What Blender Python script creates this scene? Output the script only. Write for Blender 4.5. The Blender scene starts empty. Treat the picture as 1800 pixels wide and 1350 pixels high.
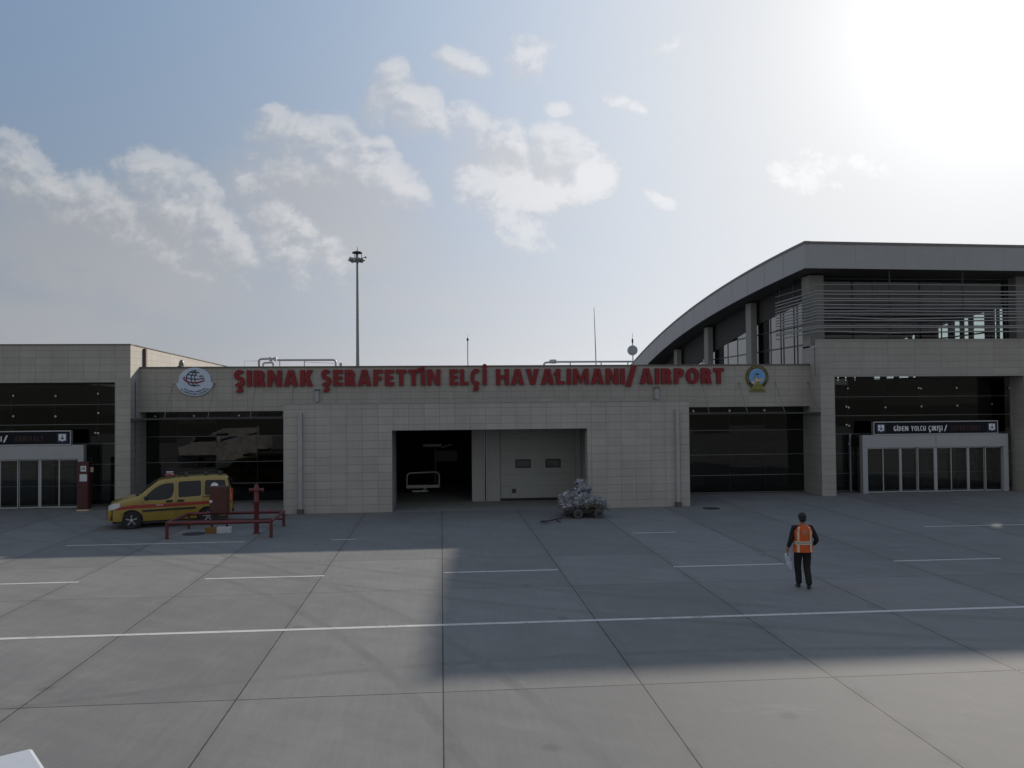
import bpy, bmesh, math, random
from mathutils import Vector, Matrix
random.seed(7)
S = bpy.context.scene
COL = S.collection
PI = math.pi
R = math.radians

# ------------------------------------------------------------------ camera
cam_data = bpy.data.cameras.new("camera")
cam = bpy.data.objects.new("camera", cam_data)
COL.objects.link(cam)
S.camera = cam
cam_data.sensor_width = 36
cam_data.lens = 29.12
cam_data.clip_start = 0.05
cam_data.clip_end = 6000
_yaw, _pitch, _roll = R(4.8913), R(1.3359), R(0.4881)
_f = Vector((math.sin(_yaw) * math.cos(_pitch), math.cos(_yaw) * math.cos(_pitch), math.sin(_pitch)))
_r0 = Vector((math.cos(_yaw), -math.sin(_yaw), 0))
_u0 = _r0.cross(_f)
_r = _r0 * math.cos(_roll) - _u0 * math.sin(_roll)
_u = _u0 * math.cos(_roll) + _r0 * math.sin(_roll)
cam.matrix_world = Matrix(((_r.x, _u.x, -_f.x, 0), (_r.y, _u.y, -_f.y, 0), (_r.z, _u.z, -_f.z, 4.4), (0, 0, 0, 1)))

# ------------------------------------------------------------------ render look
S.view_settings.view_transform = 'Standard'
S.view_settings.look = 'None'
S.view_settings.exposure = 0.0
S.view_settings.gamma = 1.0
S.cycles.max_bounces = 6
S.cycles.diffuse_bounces = 2
S.cycles.glossy_bounces = 3
S.cycles.transparent_max_bounces = 16

# ------------------------------------------------------------------ sun
SUN = Vector((1.448, 1.975, 1.0)).normalized()
SUN_EL = math.asin(SUN.z)
SUN_ROT = math.atan2(SUN.x, SUN.y)
sl = bpy.data.lights.new("sun", 'SUN')
sl.energy = 4.4
sl.angle = R(0.8)
sl.color = (1.0, 0.905, 0.79)
sun = bpy.data.objects.new("sun", sl)
COL.objects.link(sun)
sun.rotation_mode = 'QUATERNION'
sun.rotation_quaternion = SUN.to_track_quat('Z', 'Y')
sun.location = SUN * 300


# ------------------------------------------------------------------ node helper: arithmetic on sockets
class N:
    def __init__(s, nt, sock):
        s.nt, s.s = nt, sock

    def op(s, o, b=None, c=None):
        n = s.nt.nodes.new('ShaderNodeMath')
        n.operation = o
        s.nt.links.new(s.s, n.inputs[0])
        for i, v in ((1, b), (2, c)):
            if v is None:
                continue
            if isinstance(v, N):
                s.nt.links.new(v.s, n.inputs[i])
            else:
                n.inputs[i].default_value = v
        return N(s.nt, n.outputs[0])

    def __add__(s, b): return s.op('ADD', b)
    __radd__ = __add__
    def __mul__(s, b): return s.op('MULTIPLY', b)
    __rmul__ = __mul__
    def __sub__(s, b): return s.op('SUBTRACT', b)
    def __rsub__(s, b): return (s * -1.0) + b
    def __truediv__(s, b): return s.op('DIVIDE', b)
    def __pow__(s, b): return s.op('POWER', b)
    def max(s, b): return s.op('MAXIMUM', b)
    def min(s, b): return s.op('MINIMUM', b)
    def exp(s): return s.op('EXPONENT')
    def floor(s): return s.op('FLOOR')
    def abs(s): return s.op('ABSOLUTE')

    def ramp(s, lo, hi, a=0.0, b=1.0, smooth=True):
        n = s.nt.nodes.new('ShaderNodeMapRange')
        n.interpolation_type = 'SMOOTHSTEP' if smooth else 'LINEAR'
        n.clamp = True if not smooth else n.clamp
        s.nt.links.new(s.s, n.inputs[0])
        for i, v in ((1, lo), (2, hi), (3, a), (4, b)):
            n.inputs[i].default_value = v
        return N(s.nt, n.outputs[0])


def sep(nt, sock):
    n = nt.nodes.new('ShaderNodeSeparateXYZ')
    nt.links.new(sock, n.inputs[0])
    return [N(nt, o) for o in n.outputs]


def comb(nt, x, y, z):
    n = nt.nodes.new('ShaderNodeCombineXYZ')
    for i, v in enumerate((x, y, z)):
        if isinstance(v, N):
            nt.links.new(v.s, n.inputs[i])
        else:
            n.inputs[i].default_value = v
    return n.outputs[0]


def noise(nt, vec, scale, detail=4, rough=0.5, dist=0.0):
    n = nt.nodes.new('ShaderNodeTexNoise')
    nt.links.new(vec, n.inputs['Vector'])
    n.inputs['Scale'].default_value = scale
    n.inputs['Detail'].default_value = detail
    n.inputs['Roughness'].default_value = rough
    n.inputs['Distortion'].default_value = dist
    return N(nt, n.outputs[0])


def mixc(nt, fac, a, b, blend='MIX'):
    n = nt.nodes.new('ShaderNodeMix')
    n.data_type = 'RGBA'
    n.blend_type = blend
    n.clamp_factor = True
    for i, v in ((0, fac), (6, a), (7, b)):
        if isinstance(v, N):
            nt.links.new(v.s, n.inputs[i])
        elif isinstance(v, bpy.types.NodeSocket):
            nt.links.new(v, n.inputs[i])
        elif isinstance(v, (int, float)):
            n.inputs[i].default_value = v if i == 0 else (v, v, v, 1)
        else:
            n.inputs[i].default_value = (*v, 1)
    return n.outputs[2]


# ------------------------------------------------------------------ world: hazy sky with cumulus
def make_world():
    w = bpy.data.worlds.new("World")
    S.world = w
    w.use_nodes = True
    w.cycles.sampling_method = 'MANUAL'
    w.cycles.sample_map_resolution = 256
    nt = w.node_tree
    bg = nt.nodes['Background']
    STR = 0.10
    bg.inputs[1].default_value = STR
    sky = nt.nodes.new('ShaderNodeTexSky')
    sky.sky_type = 'NISHITA'
    sky.sun_disc = False
    sky.sun_elevation = SUN_EL
    sky.sun_rotation = SUN_ROT
    sky.air_density = 1.0
    sky.dust_density = 1.0
    sky.ozone_density = 2.0
    tc = nt.nodes.new('ShaderNodeTexCoord')
    d = tc.outputs['Generated']
    x, y, z = sep(nt, d)
    dot = nt.nodes.new('ShaderNodeVectorMath')
    dot.operation = 'DOT_PRODUCT'
    nt.links.new(d, dot.inputs[0])
    dot.inputs[1].default_value = SUN
    th = N(nt, dot.outputs['Value']).min(0.99999).max(-0.99999).op('ARCCOSINE') * (180 / PI)
    el = z.max(0.0).min(0.9999).op('ARCSINE') * (180 / PI)
    base = ((th / 30.5) ** 1.6 * -1.0).exp() * 0.90 + 0.138
    e = (el / -10.0).exp()
    k = ((th / 38.0) ** 2.0 * -1.0).exp() * 0.98 + 0.21
    red = 1.0 - (1.0 - base) * (1.0 - (e * k).min(1.0))
    core = ((th / 7.6) ** 2.0 * -1.0).exp() * 0.30
    red = red + core + th.ramp(66.0, 105.0) * 0.22
    bx = (1.0 - th.ramp(66.0, 105.0) * 0.70) * (1.0 - ((th / 22.0) ** 3.0 * -1.0).exp()) * (1.0 - (el / -14.0).exp()) * 0.285
    green = red + bx * 0.39
    blue = red + bx
    # cumulus banks, placed by direction: u = x/y, v = z/y
    yy = y.max(0.08)
    u = x / yy
    v = z / yy
    puffs = [  # u, v, half width, half height, tilt, weight
        (-0.505, 0.280, 0.055, 0.034, -0.55, 1.0), (-0.445, 0.252, 0.06, 0.026, -0.45, .9),
        (-0.390, 0.240, 0.045, 0.034, -0.3, .95), (-0.335, 0.262, 0.040, 0.034, -0.4, 1.1), (-0.300, 0.232, 0.055, 0.036, -0.6, 1.0),
        (-0.255, 0.195, 0.055, 0.034, -0.7, .95), (-0.345, 0.205, 0.08, 0.030, -0.4, .7), (-0.175, 0.185, 0.060, 0.034, -0.5, .8), (-0.205, 0.228, 0.05, 0.026, -0.6, .7),
        (-0.190, 0.328, 0.036, 0.024, 0.1, 1.0), (-0.140, 0.322, 0.045, 0.026, -0.1, 1.05), (-0.095, 0.290, 0.058, 0.030, -0.5, 1.1), (-0.050, 0.258, 0.035, 0.022, -0.4, 1.0),
        (-0.150, 0.288, 0.07, 0.030, -0.2, .95), (-0.222, 0.262, 0.022, 0.022, -0.4, .75), (-0.075, 0.315, 0.018, 0.012, 0, .8),
        (-0.065, 0.378, 0.022, 0.036, -0.3, 1.1), (-0.035, 0.355, 0.038, 0.024, -0.5, 1.1), (0.005, 0.335, 0.026, 0.016, -0.6, .95),
        (0.035, 0.412, 0.032, 0.020, -0.1, .9), (0.105, 0.420, 0.030, 0.026, 0.5, .85),
        (0.035, 0.335, 0.028, 0.020, -0.6, .95), (0.085, 0.318, 0.036, 0.022, -0.5, .95), (0.150, 0.312, 0.038, 0.024, -0.5, 1.0), (0.185, 0.280, 0.026, 0.030, -0.6, 1.0),
        (0.10, 0.268, 0.06, 0.028, 0.0, .95), (0.095, 0.218, 0.045, 0.020, -0.2, .75), (0.125, 0.198, 0.035, 0.014, 0.0, .6),
        (0.150, 0.363, 0.020, 0.009, 0.0, .8), (0.226, 0.374, 0.028, 0.010, -0.35, .85), (0.270, 0.250, 0.022, 0.010, -0.5, .8),
        (0.455, 0.286, 0.040, 0.024, 0.2, .68), (0.48, 0.268, 0.05, 0.012, 0, .5), (0.545, 0.300, 0.036, 0.016, 0.1, .6), (0.29, 0.445, 0.05, 0.012, 0.45, .55), (0.60, 0.42, .06, .04, -.9, 1.2), (0.655, 0.375, .05, .03, -.5, 1.1), (0.70, 0.36, .05, .022, .1, 1.1), (0.62, 0.47, .09, .05, -1.0, 1.2),
    ]
    veils = [(-0.40, 0.185, 0.24, 0.085, -0.25, .8), (-0.14, 0.225, 0.16, 0.075, -0.35, .8), (0.11, 0.275, 0.12, 0.06, -0.1, .7),
             (-0.50, 0.10, 0.25, 0.06, 0.0, .55), (-0.05, 0.13, 0.25, 0.04, 0.0, .4), (0.5, 0.26, 0.14, 0.04, 0.0, .5)]
    uv = nt.nodes.new('ShaderNodeCombineXYZ')
    nt.links.new(u.s, uv.inputs[0])
    nt.links.new(v.s, uv.inputs[1])
    wn = nt.nodes.new('ShaderNodeTexNoise')
    wn.inputs['Scale'].default_value = 11.0
    wn.inputs['Detail'].default_value = 3
    nt.links.new(uv.outputs[0], wn.inputs['Vector'])
    wv = nt.nodes.new('ShaderNodeVectorMath')
    wv.operation = 'MULTIPLY_ADD'
    nt.links.new(wn.outputs['Color'], wv.inputs[0])
    wv.inputs[1].default_value = (0.05, 0.035, 0)
    wad = nt.nodes.new('ShaderNodeVectorMath')
    wad.operation = 'ADD'
    nt.links.new(uv.outputs[0], wad.inputs[0])
    wad.inputs[1].default_value = (-0.025, -0.0175, 0)
    nt.links.new(wad.outputs[0], wv.inputs[2])

    up = nt.nodes.new('ShaderNodeVectorMath')
    up.operation = 'ADD'
    nt.links.new(wv.outputs[0], up.inputs[0])
    up.inputs[1].default_value = (0.007, 0.012, 0)

    def field(lst, kx, ky, src=None):
        src = src or wv.outputs[0]
        tot = None
        for (bu, bv, a_, b_, tl, wt) in lst:
            mp = nt.nodes.new('ShaderNodeMapping')
            mp.vector_type = 'TEXTURE'
            mp.inputs['Location'].default_value = (bu, bv, 0)
            mp.inputs['Rotation'].default_value = (0, 0, tl)
            mp.inputs['Scale'].default_value = (a_ * kx, b_ * ky, 1)
            nt.links.new(src, mp.inputs['Vector'])
            dp = nt.nodes.new('ShaderNodeVectorMath')
            dp.operation = 'DOT_PRODUCT'
            nt.links.new(mp.outputs[0], dp.inputs[0])
            nt.links.new(mp.outputs[0], dp.inputs[1])
            g_ = N(nt, dp.outputs['Value']).op('MULTIPLY_ADD', -wt, wt)
            tot = g_ if tot is None else tot.max(g_)
        return tot.max(0.0)

    tot = field(puffs, 1.75, 1.8)
    soft = field(veils, 1.1, 1.1)
    n1 = noise(nt, comb(nt, u, v * 1.2, 0.3), 24.0, 7, 0.62, 0.15)
    n2 = noise(nt, comb(nt, u + 0.010, v * 1.2 + 0.012, 0.3), 24.0, 3, 0.62, 0.15)
    front = y.ramp(0.08, 0.2)
    body = tot + (n1 - 0.5) * 1.55 * tot.ramp(0.0, 0.25)
    edge = body.ramp(0.32, 0.72)
    core_ = (tot + (n1 - 0.5) * 0.9).ramp(0.30, 1.15)
    tot_up = field(puffs[:24], 1.75, 1.8, up.outputs[0])
    topness = (tot - tot_up + (n1 - n2) * 1.1).ramp(-0.22, 0.34)
    dens = (edge * (0.05 + topness * 0.36) + core_ * 0.46) * front
    sveil = (soft + (n1 - 0.5) * 0.9 * soft).ramp(0.04, 0.80) * 0.64 * front
    rim = topness
    # broad veils behind the camera
    veil = noise(nt, d, 2.2, 4, 0.55).ramp(0.35, 0.8) * 0.5 * (1.0 - front)
    cl = red * 0.80 + 0.175 + rim * 0.19 * edge
    a = 1.0 - (1.0 - dens) * (1.0 - sveil) * (1.0 - veil)
    cr = red * (1.0 - a) + cl * a
    cg = green * (1.0 - a) + (cl + bx * 0.02) * a
    cb = blue * (1.0 - a) + (cl + bx * 0.12) * 1.0 * a
    custom = comb(nt, cr * (1 / STR), cg * (1 / STR), cb * (1 / STR))
    calm = mixc(nt, 1.0, sky.outputs[0], (3.4, 3.6, 3.9), 'DARKEN')
    out = mixc(nt, 0.93, calm, custom)
    nt.links.new(out, bg.inputs[0])


make_world()


# ------------------------------------------------------------------ materials
def new_mat(name):
    m = bpy.data.materials.new(name)
    m.use_nodes = True
    nt = m.node_tree
    return m, nt, nt.nodes['Principled BSDF']


def mat(name, col, rough=0.5, metal=0.0, var=0.12, scale=3.0, bump=0.0, spec=0.5, coat=0.0):
    m, nt, p = new_mat(name)
    geo = nt.nodes.new('ShaderNodeNewGeometry')
    n1 = noise(nt, geo.outputs['Position'], scale, 6, 0.6)
    n2 = noise(nt, geo.outputs['Position'], scale * 9, 3, 0.5)
    f = (n1 * 0.7 + n2 * 0.3)
    c = mixc(nt, f.ramp(0.3, 0.7), [k * (1 - var) for k in col], [min(1, k * (1 + var)) for k in col])
    nt.links.new(c, p.inputs['Base Color'])
    nt.links.new((f.ramp(0.2, 0.8, rough * 0.85, min(1, rough * 1.15))).s, p.inputs['Roughness'])
    p.inputs['Metallic'].default_value = metal
    p.inputs['Specular IOR Level'].default_value = spec
    p.inputs['Coat Weight'].default_value = coat
    if bump:
        b = nt.nodes.new('ShaderNodeBump')
        b.inputs['Strength'].default_value = bump
        b.inputs['Distance'].default_value = 0.02
        nt.links.new(n2.s, b.inputs['Height'])
        nt.links.new(b.outputs[0], p.inputs['Normal'])
    return m


def tile_mat(name, col, bw, bh, mortar=0.012, var=0.045, joint=0.55, zoff=0.0):
    m, nt, p = new_mat(name)
    geo = nt.nodes.new('ShaderNodeNewGeometry')
    x, y, z = sep(nt, geo.outputs['Position'])
    nx, ny, nz = sep(nt, geo.outputs['True Normal'])
    isx = nx.abs().op('GREATER_THAN', 0.5)
    uu = x * (1.0 - isx) + y * isx
    vec = comb(nt, uu + 100 * bw + 0.07, z + zoff, 0.0)
    br = nt.nodes.new('ShaderNodeTexBrick')
    br.offset = 0.0
    br.squash = 1.0
    nt.links.new(vec, br.inputs['Vector'])
    br.inputs['Scale'].default_value = 1.0
    br.inputs['Brick Width'].default_value = bw
    br.inputs['Row Height'].default_value = bh
    br.inputs['Mortar Size'].default_value = mortar
    br.inputs['Mortar Smooth'].default_value = 0.2
    br.inputs['Color1'].default_value = (*[k * (1 - var) for k in col], 1)
    br.inputs['Color2'].default_value = (*[k * (1 + var) for k in col], 1)
    br.inputs['Mortar'].default_value = (*[k * joint for k in col], 1)
    pos = geo.outputs['Position']
    big = noise(nt, pos, 0.5, 4, 0.55)
    fine = noise(nt, pos, 26.0, 3, 0.6)
    # rain streaks: noise stretched down the wall
    st = noise(nt, comb(nt, uu * 5.0, z * 0.35, 0.0), 1.0, 5, 0.6)
    f = (big * 0.5 + fine * 0.2 + st * 0.3)
    c = mixc(nt, 1.0, br.outputs['Color'], mixc(nt, f.ramp(0.32, 0.68), (0.88, 0.87, 0.855), (1.06, 1.06, 1.055)), 'MULTIPLY')
    nt.links.new(c, p.inputs['Base Color'])
    p.inputs['Roughness'].default_value = 0.62
    p.inputs['Specular IOR Level'].default_value = 0.3
    b = nt.nodes.new('ShaderNodeBump')
    b.inputs['Strength'].default_value = 0.5
    b.inputs['Distance'].default_value = 0.006
    h = (1.0 - N(nt, br.outputs['Fac'])) + fine * 0.1
    nt.links.new(h.s, b.inputs['Height'])
    nt.links.new(b.outputs[0], p.inputs['Normal'])
    return m


def ground_mat():
    m, nt, p = new_mat("concrete_apron")
    geo = nt.nodes.new('ShaderNodeNewGeometry')
    pos = geo.outputs['Position']
    x, y, z = sep(nt, pos)
    wig = (noise(nt, pos, 6.0, 3, 0.6) - 0.5) * 0.012
    px = 3.09
    fx = x / px + 100.0
    cell = (fx + 0.5).floor()
    dx = (fx - cell).abs() * px + wig
    j = dx.ramp(0.006, 0.015, 1.0, 0.0)
    ids = fx.floor()
    for Y in (-8.0, -1.0, 5.8, 12.8, 19.85, 23.75, 45.0):
        dy = ((y - Y).abs() + wig).ramp(0.006, 0.018, 1.0, 0.0)
        j = j.max(dy if Y not in (19.85, 23.75) else dy * 0.75)
        ids = ids + y.op('GREATER_THAN', Y) * 17.3
    wn = nt.nodes.new('ShaderNodeTexWhiteNoise')
    wn.noise_dimensions = '1D'
    nt.links.new(ids.s, wn.inputs['W'])
    slab = N(nt, wn.outputs['Value'])
    big = noise(nt, pos, 0.16, 5, 0.6, 0.4)
    mid = noise(nt, pos, 0.9, 6, 0.62, 0.3)
    fine = noise(nt, pos, 16.0, 4, 0.65)
    grit = noise(nt, pos, 90.0, 2, 0.6)
    # broom finish across the slabs, and tyre-drag streaks
    broom = noise(nt, comb(nt, x * 9.0, y * 0.55, 0.0), 1.0, 5, 0.65)
    drag = noise(nt, comb(nt, x * 0.8 + y * 1.3, x * -0.12 + y * 0.10, 2.0), 1.6, 5, 0.6)
    # faint curved tyre rubber
    def tyre(x0, y0, r, w):
        rr = ((x - x0) * (x - x0) + (y - y0) * (y - y0)).op('SQRT')
        return ((rr - r).abs()).ramp(w * .4, w, 1.0, 0.0)
    rub = (tyre(-30.0, 2.0, 33.0, .16) + tyre(-30.0, 2.0, 31.4, .15) + tyre(25.0, 60.0, 48.0, .2) + tyre(25.0, 60.0, 46.3, .2) + tyre(4.0, -20.0, 34.4, .14)).min(1.0) * (mid * 0.5 + broom * 0.5).ramp(.38, .62) * 0.30
    f = big * 0.27 + mid * 0.20 + fine * 0.10 + broom * 0.14 + drag * 0.16 + slab * 0.09
    col = mixc(nt, f.ramp(0.34, 0.64), (0.162, 0.160, 0.156), (0.246, 0.242, 0.233))
    # pale scuffed patches where the top has worn, and dark oily spots
    pale = noise(nt, comb(nt, x * 0.5, y * 1.5, 5.0), 1.3, 6, 0.65).ramp(0.60, 0.74) * 0.32
    col = mixc(nt, pale, col, (0.29, 0.28, 0.262))
    vor = nt.nodes.new('ShaderNodeTexVoronoi')
    vor.inputs['Scale'].default_value = 0.55
    nt.links.new(pos, vor.inputs['Vector'])
    spot = (N(nt, vor.outputs['Distance']) + (fine - 0.5) * 0.08).ramp(0.03, 0.10, 1.0, 0.0) * 0.35
    col = mixc(nt, spot, col, (0.07, 0.068, 0.066))
    col = mixc(nt, rub, col, (0.075, 0.073, 0.071))
    edge = dx.ramp(0.0, 0.28, 1.0, 0.0) * mid.ramp(0.4, 0.7) * 0.35
    col = mixc(nt, edge, col, (0.10, 0.098, 0.094))
    col = mixc(nt, grit.ramp(0.3, 0.7) * 0.18, col, (0.12, 0.118, 0.112))
    # old pinkish paint smear
    pk = ((y - 18.95).abs() + (mid - 0.5) * 0.5).ramp(0.05, 0.35, 1.0, 0.0) * ((x - 10.2).abs()).ramp(1.2, 2.2, 1.0, 0.0) * fine.ramp(0.35, 0.6) * 0.35
    col = mixc(nt, pk, col, (0.24, 0.15, 0.15))
    col = mixc(nt, j * 0.9, col, (0.035, 0.033, 0.031))
    nt.links.new(col, p.inputs['Base Color'])
    nt.links.new(f.ramp(0.3, 0.7, 0.74, 0.90).s, p.inputs['Roughness'])
    p.inputs['Specular IOR Level'].default_value = 0.14
    b = nt.nodes.new('ShaderNodeBump')
    b.inputs['Strength'].default_value = 0.35
    b.inputs['Distance'].default_value = 0.012
    h = fine * 0.35 + grit * 0.2 + broom * 0.35 - j * 0.5
    nt.links.new(h.s, b.inputs['Height'])
    nt.links.new(b.outputs[0], p.inputs['Normal'])
    return m


def paint_mat():
    m, nt, p = new_mat("worn_white_paint")
    geo = nt.nodes.new('ShaderNodeNewGeometry')
    n = noise(nt, geo.outputs['Position'], 7.0, 7, 0.7)
    n2 = noise(nt, geo.outputs['Position'], 1.1, 4, 0.6)
    wear = (n * 0.6 + n2 * 0.4).ramp(0.50, 0.66)
    c = mixc(nt, wear * 0.75, (0.52, 0.51, 0.49), (0.19, 0.185, 0.175))
    nt.links.new(c, p.inputs['Base Color'])
    p.inputs['Roughness'].default_value = 0.8
    return m


def glass_mat(name, tint, refl=1.0, rough=0.01, power=4.5):
    m = bpy.data.materials.new(name)
    m.use_nodes = True
    nt = m.node_tree
    nt.nodes.clear()
    out = nt.nodes.new('ShaderNodeOutputMaterial')
    tr = nt.nodes.new('ShaderNodeBsdfTransparent')
    tr.inputs[0].default_value = (*tint, 1)
    gl = nt.nodes.new('ShaderNodeBsdfGlossy')
    gl.inputs['Roughness'].default_value = rough
    gl.inputs[0].default_value = (refl, refl, refl, 1)
    lw = nt.nodes.new('ShaderNodeLayerWeight')
    lw.inputs[0].default_value = 0.5
    f = (N(nt, lw.outputs['Facing']) ** power) * 0.92 + 0.045
    mx = nt.nodes.new('ShaderNodeMixShader')
    nt.links.new(f.s, mx.inputs[0])
    nt.links.new(tr.outputs[0], mx.inputs[1])
    nt.links.new(gl.outputs[0], mx.inputs[2])
    nt.links.new(mx.outputs[0], out.inputs[0])
    return m


def emit_mat(name, col, st):
    m, nt, p = new_mat(name)
    p.inputs['Base Color'].default_value = (*col, 1)
    p.inputs['Emission Color'].default_value = (*col, 1)
    p.inputs['Emission Strength'].default_value = st
    return m


M = {
    'ground': ground_mat(), 'paint': paint_mat(),
    'tile_annex': tile_mat("pale_stone_tile", (0.408, 0.391, 0.361), 0.63, 0.325, mortar=0.009, joint=0.62),
    'tile_main': tile_mat("beige_stone_tile", (0.388, 0.366, 0.331), 0.66, 0.31, mortar=0.009, joint=0.66),
    'tile_hall': tile_mat("grey_stone_tile", (0.368, 0.351, 0.325), 1.30, 0.31, mortar=0.009, joint=0.66),
    'coping': mat("coping_metal", (0.13, 0.125, 0.12), 0.45, 0.6),
    'roofing': mat("roof_membrane", (0.20, 0.195, 0.19), 0.9),
    'fascia': mat("fascia_panel", (0.345, 0.345, 0.35), 0.5, 0.0, 0.06, 0.6, spec=0.4),
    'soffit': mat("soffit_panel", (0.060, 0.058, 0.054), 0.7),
    'plaster': mat("painted_plaster", (0.37, 0.365, 0.35), 0.8, 0, 0.06, 1.2),
    'column': mat("column_plaster", (0.28, 0.275, 0.26), 0.8, 0, 0.06, 1.2),
    'door': mat("door_panel_grey", (0.34, 0.35, 0.33), 0.55, 0, 0.05, 0.8),
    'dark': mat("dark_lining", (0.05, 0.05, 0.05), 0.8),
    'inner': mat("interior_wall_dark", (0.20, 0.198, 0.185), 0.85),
    'ifloor': mat("interior_floor", (0.10, 0.10, 0.095), 0.35),
    'alu': mat("aluminium_frame", (0.42, 0.43, 0.44), 0.4, 0.55, 0.06),
    'alu_white': mat("powder_coated_white", (0.36, 0.37, 0.38), 0.45, 0.0, 0.05),
    'dkalu': mat("dark_frame", (0.05, 0.052, 0.055), 0.4, 0.5),
    'transom': mat("transom_grey", (0.20, 0.205, 0.21), 0.5, 0.3),
    'steel': mat("galvanised_steel", (0.42, 0.43, 0.44), 0.42, 0.8, 0.15, 5),
    'bolt': mat("polished_fitting", (0.52, 0.52, 0.52), 0.3, 0.7),
    'pipe_metal': mat("pipe_cladding", (0.40, 0.41, 0.42), 0.35, 0.85, 0.1, 4),
    'louvre': mat("louvre_aluminium", (0.30, 0.295, 0.29), 0.4, 0.4, 0.08),
    'glass': glass_mat("tinted_glass", (0.24, 0.265, 0.26)),
    'glass_hall': glass_mat("hall_glass", (0.62, 0.68, 0.67)),
    'glass_side': glass_mat("side_glass", (0.10, 0.11, 0.11), 1.0, 0.01, 2.6),
    'glass_door': glass_mat("door_glass", (0.66, 0.68, 0.66)),
    'glass_canopy': glass_mat("canopy_glass", (0.30, 0.33, 0.33)),
    'red_letter': mat("red_letter_paint", (0.215, 0.014, 0.017), 0.65, 0, 0.10, 3),
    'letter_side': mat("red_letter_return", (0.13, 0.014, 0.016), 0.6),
    'red': mat("red_enamel", (0.118, 0.019, 0.018), 0.42, 0, 0.14, 6),
    'red_dark': mat("dark_red_enamel", (0.065, 0.015, 0.014), 0.45, 0, 0.12, 5),
    'white': mat("white_gloss", (0.72, 0.73, 0.74), 0.4, 0, 0.04),
    'offwhite': mat("off_white", (0.55, 0.56, 0.57), 0.5, 0, 0.06),
    'emblem_white': mat("emblem_pale_blue", (0.52, 0.60, 0.72), 0.45, 0, 0.04),
    'navy': mat("navy_print", (0.012, 0.03, 0.075), 0.5),
    'emblem_red': mat("emblem_red", (0.22, 0.015, 0.03), 0.5),
    'emblem_ring': mat("emblem_dark_green", (0.035, 0.040, 0.018), 0.5),
    'emblem_yellow': mat("emblem_yellow", (0.30, 0.27, 0.075), 0.5),
    'emblem_sky': mat("emblem_sky_blue", (0.16, 0.36, 0.66), 0.5),
    'sign_face': mat("sign_black", (0.012, 0.013, 0.018), 0.5, spec=0.12),
    'sign_blue': mat("sign_navy", (0.012, 0.022, 0.075), 0.4),
    'sign_text': mat("sign_white_text", (0.74, 0.76, 0.80), 0.5),
    'sign_red': mat("sign_dim_red", (0.034, 0.008, 0.008), 0.5),
    'yellow': mat("van_yellow", (0.315, 0.215, 0.034), 0.3, 0, 0.05, 2, coat=0.6),
    'stripe': mat("van_red_stripe", (0.30, 0.022, 0.018), 0.35, coat=0.4),
    'vglass': glass_mat("van_glass", (0.22, 0.24, 0.25)),
    'black': mat("black_plastic", (0.016, 0.016, 0.017), 0.55),
    'rubber': mat("tyre_rubber", (0.02, 0.02, 0.02), 0.85),
    'rim': mat("alloy_rim", (0.45, 0.46, 0.47), 0.35, 0.7),
    'lens': mat("headlamp_lens", (0.62, 0.64, 0.66), 0.12, 0.3),
    'amber': mat("amber_lens", (0.45, 0.13, 0.02), 0.25),
    'tail': mat("tail_lens", (0.30, 0.03, 0.02), 0.25),
    'ochre': mat("ochre_paint", (0.20, 0.105, 0.022), 0.7),
    'iron': mat("cast_iron", (0.035, 0.034, 0.034), 0.7, 0.3),
    'wood': mat("worn_board", (0.17, 0.155, 0.13), 0.8),
    'skin': mat("skin", (0.26, 0.13, 0.085), 0.6),
    'hair': mat("dark_hair", (0.008, 0.007, 0.007), 0.6),
    'shirt': mat("black_shirt", (0.011, 0.011, 0.013), 0.9, 0, 0.3, 6, bump=0.8),
    'trousers': mat("black_trousers", (0.009, 0.009, 0.010), 0.9, 0, 0.3, 6, bump=0.8),
    'vest': mat("orange_vest", (0.66, 0.115, 0.026), 0.8, 0, 0.18, 9, bump=0.9),
    'band': mat("reflective_band", (0.62, 0.50, 0.33), 0.55, 0, 0.06),
    'band_grey': mat("reflective_grey", (0.33, 0.35, 0.30), 0.4, 0, 0.08),
    'shoe': mat("black_shoe", (0.012, 0.011, 0.011), 0.5),
    'lamp_orange': emit_mat("orange_lamp", (1.0, 0.38, 0.12), 2.0),
}


def plastic_mat():
    m, nt, p = new_mat("clear_plastic_waste")
    geo = nt.nodes.new('ShaderNodeNewGeometry')
    pos = geo.outputs['Position']
    vor = nt.nodes.new('ShaderNodeTexVoronoi')
    vor.inputs['Scale'].default_value = 9.0
    vor.feature = 'SMOOTH_F1'
    nt.links.new(pos, vor.inputs['Vector'])
    cx, cy, cz = sep(nt, vor.outputs['Color'])
    n = noise(nt, pos, 8.0, 6, 0.7)
    c = mixc(nt, cx.ramp(0.25, 0.9), (0.17, 0.173, 0.188), (0.40, 0.405, 0.43))
    c = mixc(nt, (cy.op('GREATER_THAN', 0.84)) * 0.8, c, (0.75, 0.75, 0.78))
    c = mixc(nt, (cz.op('GREATER_THAN', 0.84)) * 0.6, c, (0.11, 0.07, 0.07))
    c = mixc(nt, n.ramp(0.4, 0.65) * 0.55, c, (0.07, 0.075, 0.09))
    nt.links.new(c, p.inputs['Base Color'])
    p.inputs['Roughness'].default_value = 0.28
    b = nt.nodes.new('ShaderNodeBump')
    b.inputs['Strength'].default_value = 0.9
    b.inputs['Distance'].default_value = 0.03
    h = n + N(nt, vor.outputs['Distance']) * 0.8
    nt.links.new(h.s, b.inputs['Height'])
    nt.links.new(b.outputs[0], p.inputs['Normal'])
    return m


M['plastic'] = plastic_mat()


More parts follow.
